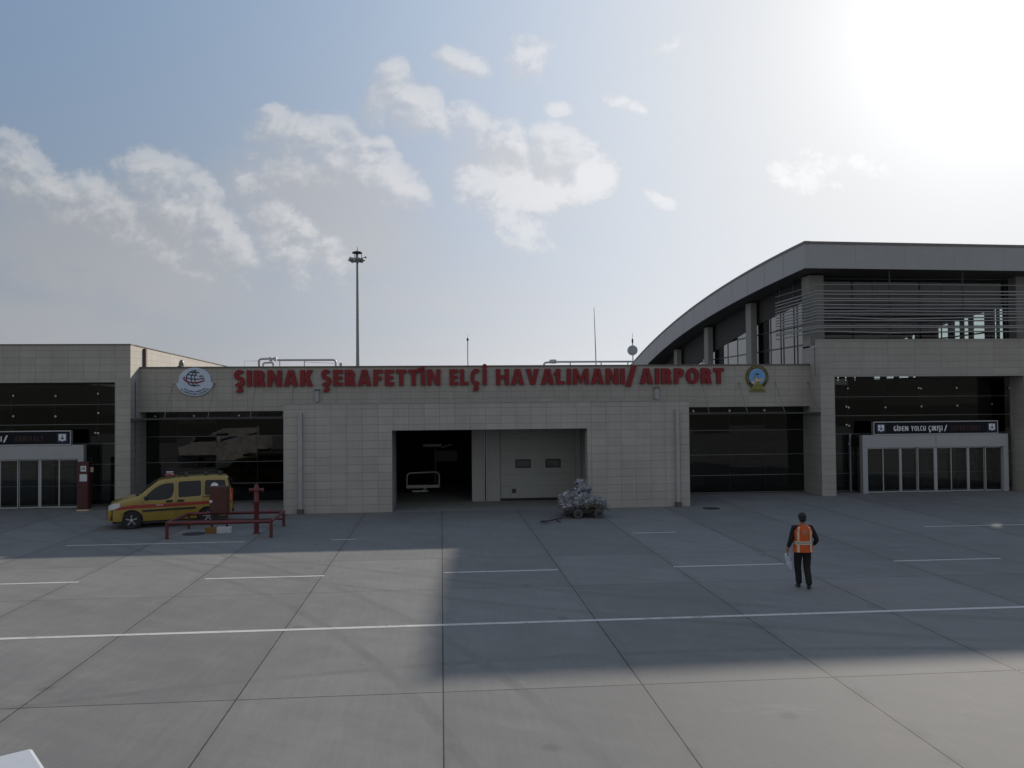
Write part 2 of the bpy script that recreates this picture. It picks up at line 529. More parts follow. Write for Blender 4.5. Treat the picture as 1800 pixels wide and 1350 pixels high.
# ------------------------------------------------------------------ geometry helpers
class MB:
    """collects shapes into one mesh"""

    def __init__(s):
        s.bm = bmesh.new()

    def box(s, x0, x1, y0, y1, z0, z1):
        v = [s.bm.verts.new((x, y, z)) for x in (x0, x1) for y in (y0, y1) for z in (z0, z1)]
        for f in ((0, 1, 3, 2), (4, 6, 7, 5), (0, 4, 5, 1), (2, 3, 7, 6), (0, 2, 6, 4), (1, 5, 7, 3)):
            s.bm.faces.new([v[i] for i in f])
        return s

    def quad(s, pts):
        s.bm.faces.new([s.bm.verts.new(p) for p in pts])
        return s

    def prism(s, poly, a0, a1, axis='y'):
        """poly: 2-D outline; axis y -> (x,z), axis x -> (y,z), axis z -> (x,y)"""
        def P(p, a):
            return {'y': (p[0], a, p[1]), 'x': (a, p[0], p[1]), 'z': (p[0], p[1], a)}[axis]
        A = [s.bm.verts.new(P(p, a0)) for p in poly]
        B = [s.bm.verts.new(P(p, a1)) for p in poly]
        n = len(poly)
        f1 = s.bm.faces.new(A)
        f2 = s.bm.faces.new(list(reversed(B)))
        for i in range(n):
            s.bm.faces.new((A[i], B[i], B[(i + 1) % n], A[(i + 1) % n]))
        bmesh.ops.triangulate(s.bm, faces=[f for f in (f1, f2) if len(f.verts) > 4])
        return s

    def ring(s, rings, close_u=True, cap=True):
        """loft through rings of points"""
        rows = [[s.bm.verts.new(p) for p in r] for r in rings]
        n = len(rows[0])
        for a, b in zip(rows, rows[1:]):
            for i in range(n if close_u else n - 1):
                j = (i + 1) % n
                s.bm.faces.new((a[i], a[j], b[j], b[i]))
        if cap and close_u:
            s.bm.faces.new(list(reversed(rows[0])))
            s.bm.faces.new(rows[-1])
        return s

    def tube(s, pts, r, seg=8, cap=True):
        pts = [Vector(p) for p in pts]
        rs = r if isinstance(r, (list, tuple)) else [r] * len(pts)
        rings = []
        up = None
        for i, p in enumerate(pts):
            t = (pts[min(i + 1, len(pts) - 1)] - pts[max(i - 1, 0)]).normalized()
            if up is None:
                up = Vector((0, 0, 1)) if abs(t.z) < 0.9 else Vector((1, 0, 0))
            a = t.cross(up).normalized()
            b = a.cross(t).normalized()
            up = b
            rings.append([p + (a * math.cos(q) + b * math.sin(q)) * rs[i] for q in [2 * PI * k / seg for k in range(seg)]])
        return s.ring(rings, True, cap)

    def lathe(s, prof, c, axis='z', seg=16):
        """prof: (radius, height) pairs about an axis through c"""
        rings = []
        for r, h in prof:
            row = []
            for k in range(seg):
                q = 2 * PI * k / seg
                a, b = r * math.cos(q), r * math.sin(q)
                row.append({'z': (c[0] + a, c[1] + b, c[2] + h), 'y': (c[0] + a, c[1] + h, c[2] + b), 'x': (c[0] + h, c[1] + a, c[2] + b)}[axis])
            rings.append(row)
        return s.ring(rings)

    def blob(s, c, r, sub=3, amp=0.12, fr=2.5, seed=0.0):
        g = bmesh.ops.create_icosphere(s.bm, subdivisions=sub, radius=1.0)
        from mathutils import noise as nz
        for v in g['verts']:
            d = v.co.normalized()
            k = 1 + amp * nz.noise(d * fr + Vector((seed, seed * 1.7, 0))) + amp * 0.6 * nz.noise(d * fr * 2.7 + Vector((seed, 3, 1))) + amp * 0.4 * abs(nz.noise(d * fr * 6 + Vector((1, seed, 3))))
            v.co = Vector((c[0] + d.x * r[0] * k, c[1] + d.y * r[1] * k, c[2] + d.z * r[2] * k))
        return s

    def split(s, name, m, parent=None, smooth=None, bevel=0.0):
        """every loose piece becomes an object of its own"""
        todo = set(s.bm.verts)
        outs = []
        while todo:
            st = [next(iter(todo))]
            isl = set(st)
            while st:
                v = st.pop()
                for e in v.link_edges:
                    o = e.other_vert(v)
                    if o not in isl:
                        isl.add(o)
                        st.append(o)
            todo -= isl
            mb = MB()
            mp = {v: mb.bm.verts.new(v.co) for v in isl}
            for f in {f for v in isl for f in v.link_faces}:
                mb.bm.faces.new([mp[v] for v in f.verts])
            outs.append(mb.build(name, m, parent, smooth, bevel))
        s.bm.free()
        return outs

    def build(s, name, m, parent=None, smooth=None, bevel=0.0):
        off = OFF.get(parent.name, Vector()) if parent else Vector()
        bmesh.ops.recalc_face_normals(s.bm, faces=s.bm.faces[:])
        me = bpy.data.meshes.new(name)
        if off.length:
            bmesh.ops.translate(s.bm, verts=s.bm.verts[:], vec=-off)
        s.bm.to_mesh(me)
        s.bm.free()
        return link(name, me, m, parent, smooth, bevel)


OFF = {}


def link(name, me, m, parent=None, smooth=None, bevel=0.0):
    o = bpy.data.objects.new(name, me)
    COL.objects.link(o)
    ms = m if isinstance(m, (list, tuple)) else [m]
    for k in ms:
        me.materials.append(M[k] if isinstance(k, str) else k)
    if parent:
        o.parent = parent
        OFF[o.name] = OFF.get(parent.name, Vector())
    if smooth is not None:
        me.shade_smooth()
        me.set_sharp_from_angle(angle=R(smooth))
    if bevel:
        b = o.modifiers.new("bevel", 'BEVEL')
        b.width = bevel
        b.segments = 2
        b.limit_method = 'ANGLE'
    return o


def thing(name, label, cat, loc=(0, 0, 0), group=None):
    o = bpy.data.objects.new(name, None)
    o.empty_display_size = 0.3
    COL.objects.link(o)
    o.location = loc
    OFF[o.name] = Vector(loc)
    o['label'] = label
    o['category'] = cat
    if group:
        o['group'] = group
    return o


def tag(o, label, cat, group=None):
    o['label'] = label
    o['category'] = cat
    if group:
        o['group'] = group
    return o


def struct(o):
    o['kind'] = 'structure'
    return o


# ------------------------------------------------------------------ lettering: outlines drawn as polygons
def arc(cx, cy, rx, ry, a0, a1, n=14):
    return [(cx + rx * math.cos(R(a0 + (a1 - a0) * i / n)), cy + ry * math.sin(R(a0 + (a1 - a0) * i / n))) for i in range(n + 1)]


def stroke(pts, w):
    L, Rr = [], []
    for i, p in enumerate(pts):
        a = pts[max(i - 1, 0)]
        b = pts[min(i + 1, len(pts) - 1)]
        dx, dy = b[0] - a[0], b[1] - a[1]
        l = math.hypot(dx, dy) or 1
        nx, ny = -dy / l * w / 2, dx / l * w / 2
        L.append((p[0] + nx, p[1] + ny))
        Rr.append((p[0] - nx, p[1] - ny))
    return L + Rr[::-1]


def glyph(ch, s):
    """list of shapes (each a list of loops: outline then holes) and advance width; cap height 1, stem s"""
    h = s * 0.82
    g = []
    rect = lambda a, b, c, d: [(a, c), (b, c), (b, d), (a, d)]
    base = {'Ş': 'S', 'Ç': 'C', 'İ': 'I', 'Ğ': 'G', 'Ü': 'U', 'Ö': 'O'}.get(ch, ch)
    if base == 'I':
        g, w = [[rect(0, s, 0, 1)]], s
    elif base in 'EF':
        w = 0.30 + s
        o = [(0, 0), (w, 0), (w, h), (s, h), (s, .5 - h * .45), (w * .93, .5 - h * .45), (w * .93, .5 + h * .45), (s, .5 + h * .45), (s, 1 - h), (w, 1 - h), (w, 1), (0, 1)]
        if base == 'F':
            o = [(0, 0), (s, 0), (s, .45 - h * .45), (w * .9, .45 - h * .45), (w * .9, .45 + h * .55), (s, .45 + h * .55), (s, 1 - h), (w, 1 - h), (w, 1), (0, 1)]
        g = [[o]]
    elif base == 'L':
        w = 0.27 + s
        g = [[[(0, 0), (w, 0), (w, h), (s, h), (s, 1), (0, 1)]]]
    elif base == 'T':
        w = 0.36 + s
        c = w / 2
        g = [[[(c - s / 2, 0), (c + s / 2, 0), (c + s / 2, 1 - h), (w, 1 - h), (w, 1), (0, 1), (0, 1 - h), (c - s / 2, 1 - h)]]]
    elif base == 'H':
        w = 0.26 + 2 * s
        g = [[[(0, 0), (s, 0), (s, .5 - h / 2), (w - s, .5 - h / 2), (w - s, 0), (w, 0), (w, 1), (w - s, 1), (w - s, .5 + h / 2), (s, .5 + h / 2), (s, 1), (0, 1)]]]
    elif base == 'N':
        w = 0.27 + 2 * s
        g = [[[(0, 0), (s * .95, 0), (s * .95, .56), (w - s * 1.05, 0), (w, 0), (w, 1), (w - s * .95, 1), (w - s * .95, .44), (s * 1.05, 1), (0, 1)]]]
    elif base == 'M':
        w = 0.46 + 2 * s
        c = w / 2
        g = [[[(0, 0), (s * .95, 0), (s * 1.05, .60), (c - s * .28, .08), (c + s * .28, .08), (w - s * 1.05, .60), (w - s * .95, 0), (w, 0), (w - s * .12, 1), (w - s * 1.0, 1), (c, .44), (s * 1.0, 1), (s * .12, 1)]]]
    elif base == 'A':
        w = 0.36 + 1.7 * s
        c = w / 2
        t = s * .60
        sl = (c - t)
        cb = .17
        def xin(y): return s * 1.12 + (c - s * 1.12) * (y / (1 - s * .30)) * .97
        g = [[[(0, 0), (s * 1.06, 0), (s * 1.06 + (sl) * cb, cb), (w - s * 1.06 - sl * cb, cb), (w - s * 1.06, 0), (w, 0), (c + t, 1), (c - t, 1)],
              [(xin(cb + h * .9), cb + h * .9), (w - xin(cb + h * .9), cb + h * .9), (c, min(.86, 1 - s * .55))]]]
    elif base == 'V':
        w = 0.36 + 1.6 * s
        c = w / 2
        g = [[[(c - s * .55, 0), (c + s * .55, 0), (w, 1), (w - s * 1.08, 1), (c, .30), (s * 1.08, 1), (0, 1)]]]
    elif base == 'Y':
        w = 0.34 + 1.5 * s
        c = w / 2
        g = [[[(c - s / 2, 0), (c + s / 2, 0), (c + s / 2, .40), (w, 1), (w - s * 1.1, 1), (c, .60), (s * 1.1, 1), (0, 1), (c - s / 2, .40)]]]
    elif base == 'K':
        w = 0.34 + 1.45 * s
        g = [[[(0, 0), (s, 0), (s, .36), (s * 1.15, .44), (w - s * 1.2, 0), (w, 0), (s * 1.30 + .18, .53), (w - .02, 1), (w - s * 1.2, 1), (s, .58), (s, 1), (0, 1)]]]
    elif base in 'PRB':
        w = 0.28 + 1.25 * s
        lo = .42 if base != 'B' else .52
        ry = (1 - lo) / 2
        cy = lo + ry
        bx = w - ry * 1.05
        out = [(0, 0), (s, 0), (s, lo)] + arc(bx, cy, ry * 1.05, ry, -90, 90) + [(0, 1)]
        hole = [(s, lo + h)] + arc(bx - .01, cy, max(.03, ry * 1.05 - s), ry - h, -90, 90) + [(s, 1 - h)]
        hole = [(s * .99, lo + h)] + hole[1:-1] + [(s * .99, 1 - h)]
        if base == 'B':
            r2 = .27
            w2 = w + .03
            out = [(0, 0)] + arc(w2 - r2, r2, r2, r2, -90, 70) + arc(bx, cy, ry * 1.05, ry, -70, 90) + [(0, 1)]
            hole2 = [(s, h)] + arc(w2 - r2, r2, max(.03, r2 - s), r2 - h, -90, 90) + [(s, 2 * r2 - h)]
            g, w = [[out, hole, hole2]], w2
        else:
            g = [[out, hole]]
        if base == 'R':
            g.append([[(w * .42, lo + .02), (w * .42 + s * 1.15, lo + .06), (w + .05, 0), (w + .05 - s * 1.15, 0)]])
            w += .05
    elif base == 'D':
        w = 0.36 + 1.2 * s
        g = [[[(0, 0)] + arc(w - .45, .5, .45, .5, -90, 90) + [(0, 1)], [(s, h)] + arc(w - .45, .5, .45 - s, .5 - h, -90, 90) + [(s, 1 - h)]]]
    elif base == 'O':
        w = 0.42 + 1.45 * s
        rx = w / 2
        g = [[arc(rx, .5, rx, .52, 0, 350, 35), arc(rx, .5, rx - s, .52 - h, 0, 350, 35)]]
    elif base in 'CG':
        w = 0.34 + 1.3 * s
        rx = w * .56
        g = [[stroke(arc(rx, .5, rx - s / 2, .52 - h / 2, 52, 308, 26), (s + h) / 2)]]
        if base == 'G':
            g.append([[(w * .52, .30), (w * .52, .30 + h), (w, .30 + h), (w, .10), (w - s, .05), (w - s, .30)]])
    elif base == 'S':
        w = 0.26 + 1.25 * s
        k = h
        ry = (1.04 - k) / 4
        rx = w / 2 - s * .45
        cx = w / 2
        y0 = -.02 + k / 2
        pts = arc(cx, y0 + 3 * ry, rx, ry, 32, 262, 16) + arc(cx, y0 + ry, rx, ry, 82, -148, 16)
        g = [[stroke(pts, (s + h) / 2)]]
    elif base == 'U':
        w = 0.26 + 2 * s
        rx = w / 2 - s / 2
        g = [[stroke([(s / 2, 1), (s / 2, .5)] + arc(w / 2, rx + s * .35, rx, rx - .0, 180, 360, 12) + [(w - s / 2, .5), (w - s / 2, 1)], s)]]
    elif base == 'Z':
        w = 0.34 + 1.1 * s
        g = [[[(0, 0), (w, 0), (w, h), (s * 1.25, h), (w, 1 - h), (w, 1), (0, 1), (0, 1 - h), (w - s * 1.25, 1 - h), (0, h)]]]
    elif base == '/':
        w = 0.42 + .3 * s
        g = [[[(0, -.16), (s * .85, -.16), (w, 1.16), (w - s * .85, 1.16)]]]
    else:
        return [], 0.32
    if ch in 'ŞÇ':
        cx = w * .5
        g.append([stroke([(cx + .02, -.0), (cx - .02, -.10)] + arc(cx + .0, -.20, .13, .085, 80, -110, 8) + [(cx - .16, -.285)], .12 + s * .2)])
    if ch == 'İ':
        g.append([arc(s / 2, 1.0 + s * .66, s * .56, s * .56, 0, 340, 17)])
    if ch == 'Ğ':
        g.append([stroke(arc(w / 2, 1.26, .16, .12, 200, 340, 8), .09)])
    return g, w


def extrude_loops(shapes, place, depth):
    """shapes -> list of (verts, faces) meshes appended into one bmesh; place maps (u,v,d) to 3-D"""
    bm = bmesh.new()
    for k, loops in enumerate(shapes):
        cu = bpy.data.curves.new("outline", 'CURVE')
        cu.dimensions = '2D'
        cu.fill_mode = 'BOTH'
        for lp in loops:
            sp = cu.splines.new('POLY')
            sp.points.add(len(lp) - 1)
            for i, p in enumerate(lp):
                sp.points[i].co = (p[0], p[1], 0, 1)
            sp.use_cyclic_u = True
        ob = bpy.data.objects.new("outline", cu)
        COL.objects.link(ob)
        dg = bpy.context.evaluated_depsgraph_get()
        me = bpy.data.meshes.new_from_object(ob.evaluated_get(dg))
        b2 = bmesh.new()
        b2.from_mesh(me)
        bmesh.ops.remove_doubles(b2, verts=b2.verts[:], dist=1e-5)
        d = depth * (1 + 0.03 * k)
        faces = b2.faces[:]
        ex = bmesh.ops.extrude_face_region(b2, geom=faces)
        for v in [e for e in ex['geom'] if isinstance(e, bmesh.types.BMVert)]:
            v.co.z = d
        for v in b2.verts:
            v.co = Vector(place(v.co.x, v.co.y, v.co.z))
        tmp = bpy.data.meshes.new("t")
        b2.to_mesh(tmp)
        bm.from_mesh(tmp)
        b2.free()
        bpy.data.meshes.remove(tmp)
        bpy.data.meshes.remove(me)
        bpy.data.objects.remove(ob)
        bpy.data.curves.remove(cu)
    return bm


def text_shapes(txt, s, gap=0.12):
    """all letters as (char, shapes shifted, x0, x1) with cap height 1"""
    x = 0
    out = []
    for ch in txt:
        g, w = glyph(ch, s)
        if g:
            out.append((ch, [[[(p[0] + x, p[1]) for p in lp] for lp in sh] for sh in g], x, x + w))
        x += w + gap
    return out, x - gap


def flat_text(mb_bm, txt, s, x0, x1, z0, hgt, yfront, depth=0.004, gap=0.12):
    items, tw = text_shapes(txt, s, gap)
    kx = (x1 - x0) / tw
    for ch, sh, a, b in items:
        t = extrude_loops(sh, lambda u, v, d: (x0 + u * kx, yfront - d, z0 + v * hgt), depth)
        me = bpy.data.meshes.new("t")
        t.to_mesh(me)
        t.free()
        mb_bm.from_mesh(me)
        bpy.data.meshes.remove(me)

# ================================================================== SETTING
g = MB()
g.quad([(-1500, -1500, 0), (1500, -1500, 0), (1500, 1500, 0), (-1500, 1500, 0)])
struct(g.build('ground', 'ground'))


g = MB()
g.quad([(-1500, -1500, 0.02), (1500, -1500, 0.02), (1500, -48, 0.02), (-1500, -48, 0.02)])
struct(g.build('unseen_grass', mat("dry_grass", (0.048, 0.052, 0.030), 0.95, 0, 0.3, 0.4)))  # unseen ground behind the camera, added to darken what the glass reflects
g = MB()
from mathutils import noise as mnoise
rows = []
for j, (yy_, k_) in enumerate(((-1300, 0.0), (-1420, 0.7), (-1480, 1.0))):
    rows.append([(x_, yy_, (60 + 55 * mnoise.noise(Vector((x_ * .0022, 1.3, 0))) + 18 * mnoise.noise(Vector((x_ * .011, 5, 0)))) * k_) for x_ in range(-1500, 1501, 50)])
g.ring(rows, False, False)
struct(g.build('unseen_hills', mat("distant_scrub", (0.10, 0.098, 0.085), 0.95, 0, 0.25, 0.01), None, 60))  # unseen ridge behind the camera, added so the panes reflect a dark horizon


def marking(x0, x1, y0, y1, name='road_marking'):
    b = MB()
    n = max(1, int((x1 - x0) / 1.5))
    pts = [(x0 + (x1 - x0) * i / n) for i in range(n + 1)]
    jit = lambda: random.uniform(-0.006, 0.006)
    top = [(x, y1 + jit(), 0.004) for x in pts]
    bot = [(x, y0 + jit(), 0.004) for x in pts]
    for i in range(n):
        b.quad([bot[i], bot[i + 1], top[i + 1], top[i]])
    struct(b.build(name, 'paint'))


marking(-45, 45, 16.58, 16.72)
for a, c in ((-24.4, -21.4), (-18.2, -15.2), (-12.1, -9.11), (-6.02, -3.03), (0.04, 3.05), (6.15, 9.2), (12.3, 15.38), (18.5, 21.6), (24.7, 27.8)):
    marking(a, c, 21.72, 21.83)
for a, c in ((-11.9, -6.37), (-3.6, -2.82), (6.39, 7.89), (16.66, 23.0)):
    marking(a, c, 27.46, 27.56)
b = MB()
b.box(-2.02, 6.7, 34.2, 37.4, -0.02, 0.006)
struct(b.build('pavement', mat("smooth_threshold_concrete", (0.21, 0.215, 0.205), 0.8)))


# ------------------------------------------------------------------ glazing helper
def panes(parent, name, xs, zs, Y, m, tilt=0.0035, axis='y', transom=0.022):
    """a glazed screen: one pane per cell, each a hair out of true, with slim joints; plus transom rails"""
    g = MB()
    for i in range(len(xs) - 1):
        for j in range(len(zs) - 1):
            a0, a1, z0, z1 = xs[i] + .008, xs[i + 1] - .008, zs[j] + .008, zs[j + 1] - .008
            t1, t2 = random.uniform(-tilt, tilt), random.uniform(-tilt, tilt)
            w2, h2 = (a1 - a0) / 2, (z1 - z0) / 2
            def yy(sx, sz): return Y + t1 * w2 * sx + t2 * h2 * sz
            P = [(a0, yy(-1, -1), z0), (a1, yy(1, -1), z0), (a1, yy(1, 1), z1), (a0, yy(-1, 1), z1)]
            if axis == 'x':
                P = [(p[1], p[0], p[2]) for p in P]
            g.quad(P)
    o = g.build(name, m, parent)
    r = MB()
    for z in zs:
        if axis == 'y':
            r.box(xs[0], xs[-1], Y - .030, Y - .016, z - transom / 2, z + transom / 2)
        else:
            r.box(Y - .030, Y - .016, xs[0], xs[-1], z - transom / 2, z + transom / 2)
    r.split('transom', 'transom', o)
    v = MB()
    for x in xs:
        if axis == 'y':
            v.box(x - .012, x + .012, Y + .010, Y + .10, zs[0], zs[-1])
        else:
            v.box(Y + .010, Y + .10, x - .012, x + .012, zs[0], zs[-1])
    v.split('mullion', 'dkalu', o)
    return o


def fitting_or_reflection(parent, x, y, z, r=0.045):
    f = MB()
    f.lathe([(0.006, -0.055), (r, -0.05), (r, -0.03), (0.015, -0.02), (0.015, 0.0)], (x, y, z), 'y', 10)
    f.build('fitting_or_reflection', 'bolt', parent, 40)


# ================================================================== CENTRAL LOW BUILDING
tb = thing('terminal_building', 'long low terminal building with stone fascia carrying the red lettering', 'building', (2, 38, 0))
w = MB()
w.box(-13.32, 17.46, 38.0, 38.3, 4.15, 6.10)
w.box(-6.4, -6.0, 37.95 + .4, 38.9, 0, 4.15)
w.box(10.06, 10.4, 37.95 + .4, 38.9, 0, 4.15)
w.build('wall', 'tile_main', tb)
w = MB()
w.box(-13.315, 17.455, 37.95, 38.38, 6.10, 6.155)
w.build('coping', 'coping', tb)
w = MB()
w.box(-13.31, 17.45, 38.3, 69.5, 5.55, 5.75)
w.build('roof', 'roofing', tb)
w = MB()
w.box(-13.31, -6.4, 38.3, 48.0, 4.16, 4.3)
w.box(10.4, 17.45, 38.3, 48.0, 4.16, 4.3)
w.split('ceiling', 'inner', tb)
w = MB()
w.box(-13.31, -6.4, 47.0, 47.2, 0.01, 4.16)
w.box(10.4, 17.45, 47.0, 47.2, 0.01, 4.16)
w.box(-6.42, -6.3, 38.9, 47.0, 0.01, 4.16)
w.box(10.3, 10.42, 38.9, 47.0, 0.01, 4.16)
w.box(-10.6, -10.1, 42.6, 43.1, 0.01, 4.16)
w.box(13.2, 13.7, 42.6, 43.1, 0.01, 4.16)
w.split('interior_wall', 'inner', tb)
w = MB()
w.box(-13.31, -6.42, 38.7, 47.0, -0.02, 0.012)
w.box(10.42, 17.45, 38.7, 47.0, -0.02, 0.012)
w.split('interior_floor', 'ifloor', tb)
zs = [0.05, 0.87, 1.85, 3.02, 4.14]
gl = panes(tb, 'glazing', [-13.3, -11.95, -10.22, -8.40, -6.42], zs, 38.8, 'glass', 0.010)
for x in (-12.9, -11.2, -9.2, -7.2):
    fitting_or_reflection(gl, x, 38.78, 3.95, 0.04)
gr = panes(tb, 'glazing', [10.42, 12.0, 13.78, 15.55, 17.44], zs, 38.8, 'glass', 0.004)
for x in (12.0, 13.78, 15.5):
    fitting_or_reflection(gr, x, 38.78, 3.96, 0.05)
for x0, x1, rods in ((-13.31, -6.45, (-11.93, -10.1, -8.3, -6.6)), (10.45, 17.45, (12.2, 14.0, 15.76, 17.35))):
    c = MB()
    c.quad([(x0, 36.93, 3.85), (x1, 36.93, 3.85), (x1, 38.76, 3.89), (x0, 38.76, 3.89)])
    can = c.build('canopy', 'glass_canopy', tb)
    c = MB()
    c.box(x0, x1, 36.88, 36.94, 3.815, 3.885)
    c.build('canopy_rail', 'dkalu', can)
    c = MB()
    for x in rods:
        c.box(x - .03, x + .03, 36.94, 38.74, 3.80, 3.842)
    c.split('canopy_bracket', 'dkalu', can)
    for x in rods:
        c = MB()
        c.tube([(x, 37.985, 5.26), (x, 36.97, 3.90)], 0.013, 6)
        c.lathe([(0.035, -0.03), (0.035, 0.0)], (x, 38.0, 5.27), 'y', 8)
        c.build('tie_rod', 'transom', can)
for x0 in (-5.66, 9.93):
    c = MB()
    c.box(x0, x0 + .17, 37.86, 37.998, 4.52, 5.05)
    s_ = c.build('downpipe', 'fascia', tb, bevel=.01)
    c = MB()
    c.box(x0 - .03, x0 + .20, 37.83, 37.998, 5.05, 5.11)
    c.build('rain_head', 'coping', s_)

# ================================================================== BAGGAGE HALL (projecting annex)
ax = thing('baggage_hall', 'projecting tiled baggage hall with wide opening in front of the low terminal', 'building', (2, 34.2, 0))
w = MB()
w.box(-6.37, -2.02, 34.2, 34.55, 0, 3.33)
w.box(6.06, 10.41, 34.2, 34.55, 0, 3.33)
w.box(-6.37, 10.41, 34.2, 34.55, 3.33, 4.44)
w.box(-6.37, -6.02, 34.55, 37.998, 0, 4.44)
w.box(10.06, 10.41, 34.55, 37.998, 0, 4.44)
w.build('wall', 'tile_annex', ax)
w = MB()
w.box(-6.39, 10.43, 34.175, 34.57, 4.44, 4.475)
w.box(-6.39, -6.0, 34.57, 37.99, 4.44, 4.475)
w.box(10.04, 10.43, 34.57, 37.99, 4.44, 4.475)
w.build('coping', mat("annex_coping", (0.30, 0.30, 0.30), 0.5), ax)
w = MB()
w.box(-6.02, 10.06, 34.55, 37.99, 4.22, 4.36)
w.build('roof', 'roofing', ax)
w = MB()
w.box(-2.22, -2.02, 34.55, 37.4, 0, 3.6)
w.box(6.70, 6.9, 34.55, 37.4, 0, 3.6)
w.box(6.06, 6.70, 34.55, 34.75, 0, 3.6)
w.box(-2.22, 6.9, 34.55, 37.39, 3.6, 3.75)
w.split('reveal', 'plaster', ax)
w = MB()
w.box(1.36, 1.90, 37.36, 37.7, 0, 3.6)
w.box(2.02, 2.62, 37.36, 37.7, 0, 3.6)
w.box(6.08, 6.70, 37.36, 37.7, 0, 3.6)
w.box(-2.02, 1.36, 37.4, 37.7, 3.35, 3.6)
w.box(2.62, 6.08, 37.4, 37.7, 3.35, 3.6)
w.split('pillar', 'plaster', ax)
w = MB()
w.box(1.90, 1.935, 37.30, 37.7, 0, 3.6)
w.box(1.985, 2.02, 37.30, 37.7, 0, 3.6)
w.split('expansion_joint', 'alu', ax)
w = MB()
w.box(1.935, 1.985, 37.6, 37.65, 0, 3.6)
w.build('joint_seal', 'black', ax)
w = MB()
w.box(6.16, 6.28, 37.26, 37.355, 0, 3.6)
w.build('door_track', 'alu_white', ax)
# sectional door, closed leaf with two small windows
d = MB()
for k in range(6):
    d.box(2.635, 6.07, 37.44, 37.49, 0.11 + k * 0.54 + .004, 0.11 + (k + 1) * 0.54 - .002)
dr = d.build('sectional_door', 'door', ax)
d = MB()
d.box(2.635, 6.07, 37.455, 37.50, 0.02, 0.11)
d.build('seal', 'black', dr)
for x0, x1 in ((3.33, 4.02), (4.70, 5.39)):
    d = MB()
    z0, z1 = 1.47, 1.86
    for q in ((x0, x1, z0, z0 + .05), (x0, x1, z1 - .05, z1), (x0, x0 + .05, z0 + .05, z1 - .05), (x1 - .05, x1, z0 + .05, z1 - .05)):
        d.box(q[0], q[1], 37.41, 37.4385, q[2], q[3])
    wf = d.build('window', 'black', dr)
    d = MB()
    d.box(x0 + .05, x1 - .05, 37.425, 37.4385, z0 + .05, z1 - .05)
    d.build('pane', mat("door_window_pane", (0.10, 0.105, 0.10), 0.15), wf)
d = MB()
for k in range(4):
    d.box(3.16, 3.35, 37.41, 37.4385, 0.35 + k * .05, 0.385 + k * .05)
d.build('vent', 'black', dr)
d = MB()
d.box(-2.02, 1.36, 37.55, 37.6, 3.2, 3.36)
d.build('door_header', 'dark', ax)
w = MB()
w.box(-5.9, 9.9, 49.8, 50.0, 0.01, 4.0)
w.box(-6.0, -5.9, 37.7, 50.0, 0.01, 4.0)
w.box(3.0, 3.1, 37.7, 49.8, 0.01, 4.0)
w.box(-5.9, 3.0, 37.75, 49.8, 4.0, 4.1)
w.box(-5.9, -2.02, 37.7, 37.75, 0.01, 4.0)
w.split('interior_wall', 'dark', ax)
w = MB()
w.box(-5.9, 3.0, 37.4, 49.8, -0.02, 0.007)
w.split('interior_floor', 'inner', ax)
for x0 in (-5.76, 9.80):
    d = MB()
    d.box(x0, x0 + .15, 34.06, 34.198, 0.20, 4.10)
    dp = d.build('downpipe', mat("downpipe_paint", (0.36, 0.355, 0.35), 0.5), ax, bevel=.015)
    d = MB()
    d.box(x0 - .05, x0 + .20, 34.0, 34.197, 0.0, 0.20)
    d.build('shoe', 'coping', dp)
    d = MB()
    for z in (0.9, 1.9, 2.9, 3.9):
        d.box(x0 - .02, x0 + .17, 34.05, 34.197, z, z + .03)
    d.split('clamp', 'alu_white', dp)

# ================================================================== RIGHT HALL
def _cubic(a, b_, c, d_):
    return [(36.45 + 1.35 * k, ((a * (1.35 * k) + b_) * (1.35 * k) + c) * (1.35 * k) + d_) for k in range(31)]


TOP = _cubic(-6.106e-06, -0.0026274, -0.0139384, 11.7009)
BOT = _cubic(-3.9918e-05, -0.00119724, -0.0340029, 10.4791)


def interp(pts, y):
    for (a, b), (c, d_) in zip(pts, pts[1:]):
        if a <= y <= c:
            return b + (d_ - b) * (y - a) / (c - a)
    return pts[-1][1] if y > pts[-1][0] else pts[0][1]


th = thing('terminal_hall', 'tall grey stone departures hall with curved overhanging roof', 'building', (25, 37, 0))
w = MB()
w.box(17.46, 33, 36.9, 37.4, 5.50, 7.22)
w.box(17.46, 18.14, 36.9, 37.5, 0, 5.50)
w.box(17.46, 18.14, 37.5, 38.8, 0, 6.9)
w.box(17.46, 17.76, 38.8, 70, 0, 6.05)
w.box(27.42, 28.15, 36.9, 37.9, 0, 5.50)
w.build('wall', 'tile_hall', th)
w = MB()
w.box(17.46, 33, 37.4, 38.75, 6.9, 7.0)
w.box(17.44, 33, 36.88, 37.42, 7.22, 7.25)
w.build('ledge', 'fascia', th)
# roof: closed curved slab, its edge faced with panels
ys = sorted(set([p[0] for p in TOP] + [p[0] for p in BOT] + [37.5 + 1.5 * k for k in range(27)]))
ys = [y for y in ys if y <= 77]
w = MB()
x0, x1 = 16.62, 33.3
for (a, c) in zip(ys, ys[1:]):
    w.quad([(x0, a, interp(TOP, a)), (x1, a, interp(TOP, a) - .16), (x1, c, interp(TOP, c) - .16), (x0, c, interp(TOP, c))])
roof = w.build('roof', 'roofing', th, 30)
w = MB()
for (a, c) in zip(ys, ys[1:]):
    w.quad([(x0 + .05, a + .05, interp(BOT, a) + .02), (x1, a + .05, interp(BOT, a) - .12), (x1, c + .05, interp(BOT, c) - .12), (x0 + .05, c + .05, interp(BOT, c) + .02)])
w.build('soffit', 'soffit', roof, 30)
